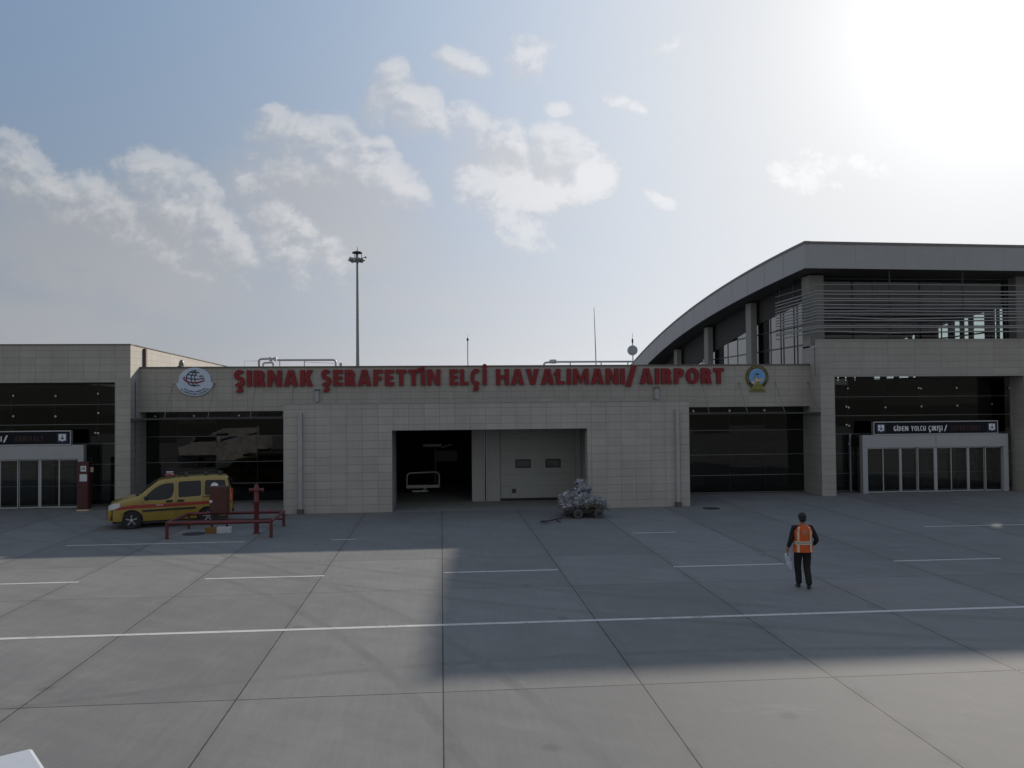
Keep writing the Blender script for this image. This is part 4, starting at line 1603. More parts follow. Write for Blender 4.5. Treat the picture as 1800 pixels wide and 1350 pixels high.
wl = thing('wall_lamp', 'small domed lamp head peeping over the parapet above the pale blue emblem', 'lamp', (-11.55, 38.18, 6.155))
d = MB()
d.lathe([(.07, 0), (.115, .03), (.115, .16), (.09, .25), (.04, .31), (.005, .33)], (-11.58, 38.18, 6.155), 'z', 14)
d.build('housing', mat("lamp_dome", (.17, .165, .13), .4), wl, 50)
d = MB()
d.box(-11.68, -11.48, 37.92, 38.1, 6.155, 6.19)
d.build('bracket', 'coping', wl)

# ================================================================== ON THE APRON
for x, y, r, lab in ((-8.5, 29.45, .40, 'dark round manhole cover inside the red pipe rail'), (11.05, 33.4, .36, 'dark round manhole cover in the apron near the right tiled corner')):
    d = MB()
    d.lathe([(r, 0.002), (r, .010), (r - .04, .012), (r - .05, .007), (r - .08, .007), (r - .09, .011), (.05, .011)], (x, y, 0), 'z', 28)
    tag(d.build('manhole_cover', 'iron'), lab, 'manhole cover', 'manhole covers')

# red pipe rail round the hydrant
rl = thing('pipe_rail', 'low red pipe rail enclosure round the hydrant and hose cabinet', 'railing', (-7.4, 29.6, 0))
RP = [(-9.07, 28.38), (-5.68, 28.30), (-5.74, 30.85), (-9.05, 30.70)]
for (x, y) in RP:
    d = MB()
    d.tube([(x, y, 0), (x, y, .52)], .055, 12)
    d.build('post', 'red', rl, 50)
for i in range(4):
    a, c = RP[i], RP[(i + 1) % 4]
    d = MB()
    d.tube([(a[0], a[1], .53), (c[0], c[1], .53)], .06, 12)
    d.build('rail', 'red', rl, 50)
d = MB()
d.tube([(RP[2][0], RP[2][1], .27), (RP[3][0], RP[3][1], .27)], .035, 10)
d.build('lower_rail', 'red_dark', rl, 50)

hy = thing('fire_hydrant', 'tall red standpipe hydrant with two side outlets inside the pipe rail', 'hydrant', (-6.35, 29.2, 0))
d = MB()
d.lathe([(.12, 0), (.12, .04), (.085, .06), (.085, 1.05), (.10, 1.07), (.10, 1.12), (.085, 1.14), (.085, 1.46), (.11, 1.48), (.11, 1.55), (.07, 1.60), (.065, 1.66), (.03, 1.70), (.03, 1.74)], (-6.35, 29.2, 0), 'z', 18)
d.build('barrel', 'red', hy, 40)
for sx in (-1, 1):
    d = MB()
    d.tube([(-6.35 + sx * .06, 29.2, 1.50), (-6.35 + sx * .20, 29.2, 1.50)], .048, 12)
    d.tube([(-6.35 + sx * .20, 29.2, 1.50), (-6.35 + sx * .24, 29.2, 1.50)], .062, 8)
    d.build('outlet', 'red', hy, 40)
d = MB()
for k in range(6):
    q = k * PI / 3
    d.lathe([(.012, 1.04), (.012, 1.15)], (-6.35 + .092 * math.cos(q), 29.2 + .092 * math.sin(q), 0), 'z', 6)
d.split('flange_bolt', 'iron', hy)

hc = thing('hose_cabinet', 'dark red hose cabinet on legs inside the pipe rail before the van', 'cabinet', (-7.67, 29.45, 0))
d = MB()
d.box(-7.98, -7.35, 29.40, 29.66, .68, 1.62)
d.build('body', 'red_dark', hc, bevel=.015)
d = MB()
d.box(-7.95, -7.38, 29.375, 29.397, .71, 1.59)
dd = d.build('door', 'red_dark', hc, bevel=.008)
d = MB()
d.lathe([(.055, 0), (.055, -.02), (.03, -.03)], (-7.92, 29.374, 1.11), 'y', 14)
d.build('lock', 'offwhite', dd)
for x in (-7.93, -7.42):
    d = MB()
    d.box(x - .03, x + .03, 29.50, 29.56, .22, .68)
    d.build('leg', 'red_dark', hc)
d = MB()
d.box(-7.9, -7.45, 29.515, 29.545, .30, .60)
d.build('kick_plate', 'iron', hc)

kb = thing('kerb_block', 'concrete block painted ochre and white under the red hose cabinet', 'block', (-7.7, 29.45, 0))
d = MB()
d.box(-8.13, -7.74, 29.40, 29.62, 0, .215)
d.build('painted_half', 'ochre', kb, bevel=.012)
d = MB()
d.box(-7.738, -7.27, 29.39, 29.63, 0, .215)
d.build('painted_half', mat("block_white_paint", (.50, .52, .54), .7, 0, .1, 8), kb, bevel=.012)

# red fire point beside the left doors
fc = thing('fire_cabinet', 'tall red fire cabinet with two white notices beside the left doors', 'cabinet', (-15.1, 36.7, 0))
d = MB()
d.box(-15.40, -14.93, 36.62, 37.0, .06, 2.07)
d.build('body', 'red_dark', fc, bevel=.015)
d = MB()
d.box(-15.37, -14.96, 36.60, 36.618, .12, 2.03)
dr_ = d.build('door', 'red_dark', fc, bevel=.006)
d = MB()
d.box(-15.24, -15.02, 36.588, 36.598, 1.67, 1.90)
nt_ = d.build('notice', 'white', dr_)
flat_part(nt_, 'symbol', [[stroke([(-.06, -.06), (-.06, .03)] + arc(0, .03, .06, .05, 180, 0, 8) + [(.06, -.06)], .022)], [[(-.02, -.05), (.03, -.05), (.03, .02), (-.02, .02)]]], lambda u, v, dd_: (-15.13 + u, 36.587 - dd_, 1.785 + v), .003, 'black')
d = MB()
d.box(-15.28, -14.98, 36.588, 36.598, 1.25, 1.55)
d.build('notice', 'offwhite', dr_)
d = MB()
d.lathe([(.03, 0), (.03, -.025), (.015, -.04)], (-15.30, 36.60, 1.0), 'y', 10)
d.build('handle', 'iron', dr_)
d = MB()
d.box(-15.41, -14.92, 36.6, 37.0, 0.0, .055)
d.build('plinth', 'band', fc)
d = MB()
d.box(-14.92, -14.84, 36.8, 36.92, 1.62, 1.82)
d.build('call_point', 'band', fc)

# baggage cart standing inside the dark opening
bc = thing('baggage_cart', 'baggage cart with white tubular end frame inside the dark opening', 'baggage cart', (-.95, 41.3, 0))
d = MB()
d.tube(elbow([(-1.70, 41, .30), (-1.70, 41, 1.02), (-.12, 41, 1.06), (-.12, 41, .32)], .22, 6), .038, 10)
d.tube([(-1.70, 41, .30), (-.12, 41, .32)], .04, 10)
d.build('end_frame', 'white', bc, 60)
d = MB()
d.box(-1.7, -.12, 41.05, 43.4, .34, .42)
d.build('deck', 'steel', bc)
d = MB()
d.box(-1.45, -.65, 40.9, 41.0, .10, .17)
d.tube([(-.95, 40.95, .14), (-.7, 40.97, .32)], .03, 8)
d.build('tow_bar', 'white', bc)
for x in (-1.55, -.27):
    for y in (41.5, 43.0):
        d = MB()
        d.lathe([(.10, -.05), (.17, -.05), (.17, .05), (.10, .05)], (x, y, .17), 'x', 16)
        d.build('wheel', 'rubber', bc, 40)
cs = thing('conveyor_stand', 'grey steel T shaped conveyor stand in the dark baggage room', 'conveyor', (-.3, 42.5, 0))
d = MB()
d.box(-.36, -.28, 42.5, 42.58, 0.01, 2.22)
d.build('post', 'inner', cs)
d = MB()
d.box(-.95, .0, 42.46, 42.56, 2.22, 2.36)
d.build('beam', 'offwhite', cs)
d = MB()
d.tube([(.0, 42.5, 2.16), (.12, 42.5, 2.22), (.55, 42.5, 2.34)], .05, 8)
d.build('arm', 'offwhite', cs)
d = MB()
d.box(-.3, .8, 42.8, 42.9, 1.45, 2.0)
d.build('side_panel', 'inner', cs)
il = thing('warning_lamp', 'small glowing orange lamp on the left wall of the baggage room', 'lamp', (-2.3, 41, 2.1))
d = MB()
d.lathe([(.035, -.04), (.045, 0), (.03, .05), (.005, .06)], (-2.28, 41, 2.10), 'z', 12)
d.build('lens', 'lamp_orange', il)
d = MB()
d.box(-2.36, -2.20, 40.96, 41.04, 1.95, 2.055)
d.tube([(-2.28, 41.03, 2.0), (-2.28, 41.4, 1.9), (-2.28, 41.6, 0.01)], .03, 6)
d.build('bracket', 'iron', il)

# ------------------------------------------------------------------ waste trolley and bags
tr = thing('trolley', 'low dark flatbed trolley with drawbar lying on the apron, loaded with bags', 'trolley', (5.3, 31.8, 0))
d = MB()
d.box(4.62, 6.15, 31.35, 32.75, .24, .30)
d.build('deck', 'wood', tr, bevel=.01)
d = MB()
d.box(4.62, 6.15, 31.30, 31.345, .20, .31)
d.box(4.62, 6.15, 32.755, 32.80, .20, .31)
d.build('frame', 'iron', tr)
for x, y in ((5.15, 31.25), (5.95, 31.25), (5.15, 32.6), (5.95, 32.6)):
    d = MB()
    d.lathe([(.09, -.05), (.165, -.05), (.18, -.02), (.18, .02), (.165, .05), (.09, .05)], (x, y, .18), 'y', 20)
    wh = d.build('wheel', mat('dusty_tyre', (.09, .087, .082), .9), tr, 40)
    d = MB()
    d.lathe([(.02, -.075), (.09, -.065), (.09, .065), (.02, .075)], (x, y, .18), 'y', 14)
    d.build('hub', 'iron', wh, 40)
d = MB()
d.tube([(4.70, 31.3, .30), (4.45, 30.75, .10), (3.72, 30.22, .06)], .028, 8)
d.tube(elbow([(3.95, 30.37, .07), (3.72, 30.10, .07), (3.55, 30.2, .07), (3.75, 30.4, .07)], .1), .024, 8)
d.tube([(4.2, 30.58, .08), (4.32, 30.32, .03), (4.34, 30.30, .01)], .022, 8)
d.build('drawbar', 'iron', tr)
BG = [((4.93, 31.70, .62), (.44, .40, .36), 'bulging clear plastic bag of waste at the left end of the trolley'),
      ((5.52, 31.75, .60), (.38, .40, .34), 'clear plastic bag of waste in the middle of the trolley load'),
      ((6.02, 31.65, .52), (.28, .32, .25), 'small clear bag of waste over the right trolley wheel'),
      ((5.48, 32.1, 1.02), (.32, .32, .22), 'clear plastic bag on top of the trolley load'),
      ((5.42, 32.2, 1.28), (.22, .22, .13), 'topmost pale crumpled bag of the trolley pile')]
for i, (c, r, lab) in enumerate(BG):
    d = MB()
    d.blob(c, r, 4, .30, 2.6, i * 7.3 + 1)
    kx, ky, kz = c[0] + .05 * (i - 2), c[1] - r[1] * .3, c[2] + r[2] * .9
    bag = d.build('waste_bag', 'plastic')
    if i in (0, 1, 3):
        d = MB()
        top = (c[0] + .04, c[1] - .03, c[2] + r[2] * 1.02)
        d.lathe([(.07, -.06), (.025, .01), (.03, .03), (.075, .10), (.05, .11)], top, 'z', 9)
        OFF[bag.name] = Vector()
        d.build('knot', 'plastic', bag, 60)
    tag(bag, lab, 'plastic bag', 'bags of waste on the trolley')
d = MB()
random.seed(5)
for k in range(26):
    x, y, z = random.uniform(5.35, 6.25), random.uniform(31.15, 31.40), random.uniform(.26, .50)
    a = random.uniform(0, 6.3)
    d.tube([(x, y, z), (x + .16 * math.cos(a), y + .05 * math.sin(a), z + random.uniform(-.05, .09)), (x + .28 * math.cos(a + .3), y - .02, z + random.uniform(-.1, .1))], random.uniform(.008, .02), 5)
tag(d.build('scrap_heap', mat("scrap_brown", (.09, .07, .05), .8, 0, .4, 12)), 'tangled brown scrap straps heaped on the right end of the trolley', 'scrap')

# ================================================================== YELLOW VAN
def make_van():
    van = thing('rescue_van', 'yellow high roofed van with red side stripe and roof light bar beside the glass bay', 'van', (0, 0, 0))
    prof_top = [(2.07, .62), (2.05, .80), (1.93, .93), (1.60, 1.04), (1.20, 1.13), (1.02, 1.18), (.80, 1.38), (.52, 1.60), (.38, 1.68), (.10, 1.735), (-.5, 1.785), (-1.3, 1.81), (-1.85, 1.80), (-2.02, 1.74), (-2.10, 1.45), (-2.15, 1.0), (-2.17, .62)]

    def ztop(x):
        P = prof_top
        for (a, b_), (c, d_) in zip(P, P[1:]):
            if c <= x <= a:
                t = (a - x) / (a - c) if a != c else 0
                return b_ + (d_ - b_) * t
        return P[0][1] if x > P[0][0] else P[-1][1]

    def hw(x, z):
        """half width of the shell at length x, height z"""
        if z < .55:
            w_ = .80 + (z - .25) / .30 * .06
        elif z < 1.02:
            w_ = .86 - (z - .55) * .02
        else:
            w_ = .85 - (z - 1.02) * .215
        fx = 1.0
        if x > 1.5:
            fx = 1 - .22 * ((x - 1.5) / .57) ** 2.2
        if x < -1.75:
            fx = 1 - .07 * ((-1.75 - x) / .42) ** 2
        return w_ * fx

    xs = [2.07, 2.05, 2.0, 1.93, 1.78, 1.6, 1.4, 1.2, 1.02, .90, .80, .66, .52, .45, .38, .24, .10, -.2, -.5, -.9, -1.3, -1.6, -1.85, -1.95, -2.02, -2.06, -2.10, -2.15, -2.17]
    d = MB()
    rings = []
    for x in xs:
        zt = ztop(x)
        zb = .27 if abs(x) < 1.8 else .30
        half = []
        rc = min(.16, (zt - zb) * .4)
        nz = 9
        for i in range(nz):
            z = zb + (zt - rc - zb) * i / (nz - 1)
            half.append((hw(x, z), z))
        w0 = hw(x, zt - rc)
        for i in range(1, 6):
            q = PI / 2 * i / 5
            half.append((w0 - rc * .9 * (1 - math.cos(q)), zt - rc + rc * math.sin(q)))
        half.append((w0 * .4, zt + .012))
        ring_ = [(x, y, z) for y, z in half] + [(x, -y, z) for y, z in reversed(half)]
        rings.append(ring_)
    d.ring(rings)
    body = d.build('body', 'yellow', van, 40)
    # cut the wheel arches
    cut = MB()
    for x in (1.28, -1.30):
        cut.lathe([(.385, -1.2), (.385, 1.2)], (x, 0, .31), 'y', 36)
    co = cut.build('cut', 'black')
    md = body.modifiers.new('arches', 'BOOLEAN')
    md.object = co
    md.operation = 'DIFFERENCE'
    dg = bpy.context.evaluated_depsgraph_get()
    me = bpy.data.meshes.new_from_object(body.evaluated_get(dg))
    body.modifiers.clear()
    body.data = me
    me.shade_smooth()
    me.set_sharp_from_angle(angle=R(35))
    bpy.data.objects.remove(co)

    def side(name, poly, m, parent, out=.010, thick=.008, sides=(1, -1)):
        for s_ in sides:
            k = MB()
            f = k.bm.faces.new([k.bm.verts.new((x, 0, z)) for x, z in poly])
            bmesh.ops.triangulate(k.bm, faces=[f])
            for it in range(4):
                lo = [e for e in k.bm.edges if e.calc_length() > .16]
                if not lo:
                    break
                bmesh.ops.subdivide_edges(k.bm, edges=lo, cuts=1)
                bmesh.ops.triangulate(k.bm, faces=k.bm.faces[:])
            top = k.bm.faces[:]
            ex = bmesh.ops.extrude_face_region(k.bm, geom=top)
            low = {e for e in ex['geom'] if isinstance(e, bmesh.types.BMVert)}
            for v in k.bm.verts:
                v.co.y = s_ * (hw(v.co.x, v.co.z) + (out - thick if v in low else out))
            k.build(name, m, parent, 30)

    def rnd(poly, r=.05, n=4):
        out = []
        m = len(poly)
        for i in range(m):
            p, a, c = Vector(poly[i]), Vector(poly[i - 1]), Vector(poly[(i + 1) % m])
            d1, d2 = (a - p), (c - p)
            k = min(r, d1.length * .4, d2.length * .4)
            d1.normalize()
            d2.normalize()
            for j in range(n + 1):
                t = j / n
                q = (p + d1 * k) * (1 - t) ** 2 + p * 2 * t * (1 - t) + (p + d2 * k) * t * t
                out.append((q.x, q.y))
        return out

    front = [(.86, 1.03), (.80, 1.17), (.60, 1.36), (.40, 1.50), (.20, 1.575), (-.12, 1.60), (-.13, 1.30), (-.06, 1.09), (.08, 1.02), (.40, 1.0)]
    rear = [(-.28, 1.63), (-1.06, 1.645), (-1.06, 1.09), (-.28, 1.06)]
    cargo = [(-1.20, 1.65), (-1.90, 1.63), (-1.95, 1.13), (-1.18, 1.10)]
    dark = mat("van_cabin_dark", (.012, .014, .016), .10, spec=.35)
    for nm, p in (('window', front), ('window', rear), ('window', cargo)):
        side(nm, rnd(p, .07), dark, body, .006, .01)
    # doors drawn by shut lines, handles
    for x in (-.20, -1.13, .93):
        side('shut_line', [(x - .006, .40), (x + .006, .40), (x + .006, 1.62 if x < .5 else 1.05), (x - .006, 1.62 if x < .5 else 1.05)], 'black', body, .003, .006)
    for x in (.02, -.36):
        side('handle', rnd([(x - .10, .90), (x + .10, .90), (x + .13, .94), (x + .09, .985), (x - .09, .985), (x - .13, .94)], .03), 'black', body, .025, .03)
    side('stripe', [(1.86, .70), (1.80, .80), (1.2, .86), (.2, .865), (-1.0, .88), (-2.10, .89), (-2.14, .78), (-1.2, .775), (.0, .745), (1.2, .735)], 'stripe', body, .0045, .006)
    side('moulding', rnd([(.90, .60), (-.86, .63), (-.88, .70), (.92, .67)], .03), 'black', body, .022, .03)
    side('rail_slot', [(-1.12, 1.035), (-1.98, 1.05), (-1.98, 1.075), (-1.12, 1.065)], 'black', body, .006, .01)
    # illegible small white lettering on the stripe
    k = MB()
    for s_ in (1,):
        x = .46
        for n_ in range(5):
            k.box(x - .022, x, hw(x, .82) + .006, hw(x, .82) + .0085, .805, .842)
            x -= .048
    k.build('stripe_mark', 'white', body)
    side('round_sticker', [(-1.53 + .135 * math.cos(q * PI / 9), 1.41 + .135 * math.sin(q * PI / 9)) for q in range(18)], 'white', body, .014, .006, (1,))
    side('headlight', rnd([(2.045, .70), (1.86, .72), (1.64, .82), (1.66, .96), (1.84, .93), (2.03, .86)], .03), 'lens', body, .014, .03)
    side('tail_light', rnd([(-2.02, .86), (-2.15, .86), (-2.13, 1.30), (-2.03, 1.34)], .03), 'amber', body, .012, .02)
    side('tailgate_edge', [(-2.045, 1.36), (-2.115, 1.36), (-2.03, 1.70), (-1.985, 1.70)], 'black', body, .010, .02)
    # windscreen, bonnet slot, bumper, lamps, grille
    k = MB()
    k.quad([(1.00, -.66, 1.20), (1.00, .66, 1.20), (.46, .565, 1.655), (.46, -.565, 1.655)])
    bmesh.ops.translate(k.bm, verts=k.bm.verts[:], vec=(.022, 0, .022))
    k.build('windscreen', dark, body)
    k = MB()
    k.box(1.02, 1.16, -.60, .60, 1.155, 1.185)
    k.build('wiper_cowl', 'black', body)
    for s_ in (1, -1):
        pass
        k = MB()
        k.box(-2.19, -2.10, s_ * .72 - .07, s_ * .72 + .07, .80, 1.30)
        k.build('rear_lamp', 'tail', body, bevel=.02)
        k = MB()
        k.box(.72, .86, s_ * .87 - .02, s_ * .87 + .14 * s_, 1.02, 1.17) if s_ > 0 else k.box(.72, .86, -.87 - .14, -.87 + .02, 1.02, 1.17)
        k.build('mirror', 'black', body, bevel=.03)
    k = MB()
    rr = []
    for x_, y_ in ((1.62, .865), (1.80, .84), (1.97, .70), (2.08, .45), (2.11, 0), (2.08, -.45), (1.97, -.70), (1.80, -.84), (1.62, -.865)):
        rr.append([(x_ - .10, y_ * .9, .30), (x_ + .0, y_, .30), (x_ + .012, y_ * 1.005, .42), (x_ + .01, y_ * 1.0, .58), (x_ - .10, y_ * .9, .58)])
    k.ring(rr)
    k.build('bumper', 'yellow', body, 50)
    k = MB()
    rr = []
    for x_, y_ in ((1.90, .78), (2.02, .64), (2.10, .42), (2.125, 0), (2.10, -.42), (2.02, -.64), (1.90, -.78)):
        rr.append([(x_ - .08, y_ * .9, .34), (x_ + .012, y_ * 1.0, .34), (x_ + .012, y_ * 1.0, .70), (x_ - .08, y_ * .9, .70)])
    k.ring(rr)
    k.build('grille', 'black', body, 50)
    k = MB()
    k.box(-2.22, -2.12, -.80, .80, .32, .60)
    k.build('rear_bumper', 'black', body, bevel=.03)
    k = MB()
    k.box(-2.165, -2.125, -.62, .62, 1.12, 1.62)
    k.build('rear_window', dark, body, bevel=.02)
    k = MB()
    k.box(-1.9, 1.9, -.70, .70, .20, .29)
    k.build('underbody', 'black', body)
    for x in (1.28, -1.30):
        for s_ in (1, -1):
            k = MB()
            k.lathe([(.37, -.10), (.37, .10)], (x, s_ * .66, .33), 'y', 24)
            k.build('wheel_well', 'black', body, 40)
            k = MB()
            k.lathe([(.20, -.09), (.28, -.095), (.31, -.07), (.315, 0), (.31, .07), (.28, .095), (.20, .09)], (x, s_ * .765, .315), 'y', 32)
            wh = k.build('wheel', 'rubber', van, 40)
            k = MB()
            yo = s_ * .765
            f = s_
            k.lathe([(.205, .02 * f), (.21, .088 * f), (.19, .09 * f), (.175, .05 * f), (.17, .02 * f)], (x, yo, .315), 'y', 32)
            for q in range(5):
                a = 2 * PI * q / 5 + .3
                for da in (-.10, .10):
                    k.tube([(x + .03 * math.cos(a), yo + .075 * f, .315 + .03 * math.sin(a)), (x + .19 * math.cos(a + da), yo + .075 * f, .315 + .19 * math.sin(a + da))], .020, 6)
            k.lathe([(.06, .06 * f), (.055, .095 * f), (.0005, .10 * f)], (x, yo, .315), 'y', 16)
            k.build('rim', 'rim', wh, 40)
            k = MB()
            k.lathe([(.17, .01 * f), (.17, .03 * f)], (x, yo, .315), 'y', 20)
            k.build('brake_disc', 'iron', wh, 40)
    # roof bars and rails, light bar
    for s_ in (.60, -.60):
        k = MB()
        k.tube([(-.25, s_, 1.79), (-.35, s_, 1.84), (-1.1, s_, 1.875), (-1.80, s_, 1.87), (-1.9, s_, 1.82)], .02, 8)
        k.build('roof_rail', 'black', body, 60)
    for x in (-.55, -1.25, -1.75):
        k = MB()
        k.box(x - .05, x + .05, -.60, .60, 1.845, 1.872)
        k.build('cross_bar', 'black', body)
    k = MB()
    rr = []
    for y_, kk in ((-.52, .5), (-.46, .9), (-.2, 1), (.2, 1), (.46, .9), (.52, .5)):
        rr.append([(.02 + .17 * kk * math.cos(q), y_, 1.865 + .075 * kk * math.sin(q)) for q in [2 * PI * i / 12 for i in range(12)]])
    k.ring(rr)
    lb = k.build('light_bar', mat("lightbar_red", (.20, .02, .02), .2, coat=.6), van, 40)
    k = MB()
    k.box(-.06, .10, -.40, .40, 1.78, 1.81)
    k.box(-.10, .14, -.13, .13, 1.935, 1.955)
    k.build('light_bar_mount', 'offwhite', lb)
    return van


van = make_van()
van.location = (-10.12, 32.05, 0.0)
van.rotation_euler = (0, 0, PI + R(17))

# ================================================================== WALKING PERSON (seen from behind)
def skin_mesh(name, chains, m, parent=None, sub=2):
    """chains: list of [(x,y,z,rx,ry)...]; vertices within 1 mm are welded so chains branch"""
    verts, rad, edges, idx = [], [], [], {}
    for ch in chains:
        prev = None
        for p in ch:
            key = tuple(round(c, 3) for c in p[:3])
            if key not in idx:
                idx[key] = len(verts)
                verts.append(p[:3])
                rad.append((p[3], p[4] if len(p) > 4 else p[3]))
            i = idx[key]
            if prev is not None and prev != i:
                edges.append((prev, i))
            prev = i
    me = bpy.data.meshes.new(name)
    me.from_pydata(verts, edges, [])
    ob = bpy.data.objects.new(name, me)
    COL.objects.link(ob)
    sk = ob.modifiers.new('skin', 'SKIN')
    sk.use_smooth_shade = True
    for i, r_ in enumerate(rad):
        me.skin_vertices[0].data[i].radius = r_
    me.skin_vertices[0].data[0].use_root = True
    sb = ob.modifiers.new('sub', 'SUBSURF')
    sb.levels = sb.render_levels = sub
    dg = bpy.context.evaluated_depsgraph_get()
    out = bpy.data.meshes.new_from_object(ob.evaluated_get(dg))
    bpy.data.objects.remove(ob)
    out.shade_smooth()
    return out


def make_person():
    # local frame: +y is the way he walks, x to his right
    pe = thing('person', 'man in orange reflective vest and black clothes walking away across the apron', 'person', (0, 0, 0))
    hip, kneeL, ankL = (-.10, .02, .90), (-.088, .12, .50), (-.075, .09, .10)
    kneeR, ankR = (.092, .02, .49), (.085, -.16, .12)
    shL, shR = (-.195, .0, 1.42), (.195, .0, 1.42)
    elL, wrL = (-.285, -.03, 1.13), (-.345, .04, .90)
    elR, wrR = (.325, -.05, 1.13), (.245, .13, .98)
    body_ch = [
        [(0, 0, .96, .13, .11), (0, -.01, 1.10, .135, .10), (0, -.01, 1.28, .16, .11), (0, 0, 1.42, .13, .09), (0, .0, 1.50, .058, .062), (0, .015, 1.56, .056, .06), (0, .02, 1.62, .075, .088), (0, .02, 1.69, .078, .095), (0, .01, 1.745, .05, .06)],
        [(0, 0, .96, .13, .11), (-.10, .02, .88, .095), (kneeL[0], kneeL[1], kneeL[2], .060), (ankL[0], ankL[1], ankL[2], .042), (-.08, .22, .045, .035)],
        [(0, 0, .96, .13, .11), (.10, .01, .88, .095), (kneeR[0], kneeR[1], kneeR[2], .060), (ankR[0], ankR[1], ankR[2], .042), (.09, -.04, .045, .035)],
        [(0, 0, 1.42, .13, .09), (shL[0], shL[1], shL[2], .062), (elL[0], elL[1], elL[2], .046), (wrL[0], wrL[1], wrL[2], .030)],
        [(0, 0, 1.42, .13, .09), (shR[0], shR[1], shR[2], .062), (elR[0], elR[1], elR[2], .046), (wrR[0], wrR[1], wrR[2], .030)],
    ]
    def hand(w, dirv, side, curl):
        """palm and five separate fingers leaving the wrist"""
        d = Vector(dirv).normalized()
        lat = Vector((0, 1, 0)) if abs(d.y) < .7 else Vector((0, 0, 1))
        lat = (lat - d * lat.dot(d)).normalized()
        n = d.cross(lat).normalized() * side
        W = Vector(w)
        ch = []
        palm = W + d * .045
        ch.append([(*W, .030), (*palm, .030, .022)])
        for k, (off, ln) in enumerate(((.030, .066), (.010, .076), (-.010, .070), (-.028, .055))):
            b0 = W + d * .085 + lat * off
            b1 = b0 + d * ln * .45 + n * curl * ln * .25
            b2 = b1 + d * ln * .30 + n * curl * ln * .55
            ch.append([(*palm, .030, .022), (*b0, .0105), (*b1, .0095), (*b2, .008)])
        t0 = W + d * .035 + lat * .036
        t1 = t0 + d * .03 + lat * .022 + n * .012
        t2 = t1 + d * .026 + n * .016
        ch.append([(*palm, .030, .022), (*t0, .012), (*t1, .0105), (*t2, .009)])
        return ch
    body_ch += hand(wrL, (-.10, .05, -1), 1, .9)
    body_ch += hand(wrR, (-.55, .65, -.25), -1, .5)
    bm_ = skin_mesh('body', body_ch, 'skin')
    body = link('body', bm_, 'skin', pe)
    # head details: ears, nose
    k = MB()
    k.blob((0, .012, 1.665), (.076, .094, .108), 3, .02, 2)
    k.blob((-.078, .01, 1.655), (.012, .022, .032), 2, 0, 1)
    k.blob((.078, .01, 1.655), (.012, .022, .032), 2, 0, 1)
    k.tube([(0, .105, 1.68), (0, .130, 1.645), (0, .105, 1.635)], .013, 6)
    k.build('head', 'skin', body, 60)
    k = MB()
    for sx in (-.032, .032):
        k.blob((sx, .092, 1.675), (.012, .010, .008), 2, 0, 1)
    k.tube([(-.025, .095, 1.605), (0, .103, 1.603), (.025, .095, 1.605)], .006, 6)
    k.build('face_features', 'hair', body, 60)
    k = MB()
    k.blob((0, -.006, 1.690), (.093, .104, .096), 4, .05, 4, 2)
    k.blob((0, -.040, 1.630), (.084, .062, .080), 3, .05, 4, 5)
    k.build('hair', 'hair', pe, 60)
    # shirt: torso with both sleeves
    sh = skin_mesh('shirt', [
        [(0, 0, 1.0, .165, .12), (0, -.01, 1.10, .165, .115), (0, -.01, 1.28, .185, .125), (0, 0, 1.41, .15, .105), (0, 0, 1.49, .075, .075)],
        [(0, 0, 1.41, .15, .105), (shL[0], shL[1], shL[2], .078), (elL[0], elL[1], elL[2], .062), (wrL[0] + .012, wrL[1] - .012, wrL[2] + .05, .046)],
        [(0, 0, 1.41, .15, .105), (shR[0], shR[1], shR[2], .078), (elR[0], elR[1], elR[2], .062), (wrR[0] + .02, wrR[1] - .05, wrR[2] + .02, .046)]], 'shirt')
    link('shirt', sh, 'shirt', pe)
    tr_ = skin_mesh('trousers', [
        [(0, 0, .96, .170, .13), (-.105, .02, .84, .115), (kneeL[0], kneeL[1], kneeL[2], .086), (ankL[0] , ankL[1] - .01, ankL[2] + .10, .078), (ankL[0], ankL[1], ankL[2] - .03, .080)],
        [(0, 0, .96, .170, .13), (.105, .01, .84, .115), (kneeR[0], kneeR[1], kneeR[2], .086), (ankR[0], ankR[1] + .02, ankR[2] + .10, .078), (ankR[0], ankR[1], ankR[2] - .035, .080)],
        [(0, 0, .96, .170, .13), (0, 0, 1.06, .165, .12)]], 'trousers')
    link('trousers', tr_, 'trousers', pe)
    for (a, toe) in ((ankL, (-.085, .225, .04)), (ankR, (.095, -.03, .035))):
        me = skin_mesh('shoe', [[(a[0], a[1] - .06, .05 if a is ankL else .075, .048, .045), (a[0], a[1] + .02, .055 if a is ankL else .065, .05, .048), (toe[0], toe[1] - .05, toe[2] + .005, .05, .036), (toe[0], toe[1], toe[2] - .005, .042, .028)]], 'shoe')
        link('shoe', me, 'shoe', pe)
    # vest shell: rings from hem to shoulders
    RG = [(.865, .226, .168), (.98, .216, .158), (1.08, .208, .155), (1.18, .208, .157), (1.28, .214, .160), (1.36, .216, .155), (1.42, .200, .142), (1.468, .150, .118), (1.495, .098, .090)]

    def vr(z):
        for (a, b_, c), (a2, b2, c2) in zip(RG, RG[1:]):
            if a <= z <= a2:
                t = (z - a) / (a2 - a)
                return b_ + (b2 - b_) * t, c + (c2 - c) * t
        return RG[-1][1:]

    def vp(q, z, o=0):
        rx, ry = vr(z)
        c, s_ = math.cos(q), math.sin(q)
        e = 2 / 2.6
        return ((rx + o) * math.copysign(abs(c) ** e, c), -.005 + (ry + o) * math.copysign(abs(s_) ** e, s_), z)
    k = MB()
    zs_ = [.865 + (1.495 - .865) * i / 14 for i in range(15)]
    k.ring([[vp(2 * PI * j / 36, z, .006 * math.sin(j * 1.7 + z * 9) + .005 * math.sin(j * .9 - z * 23)) for j in range(36)] for z in zs_], True, False)
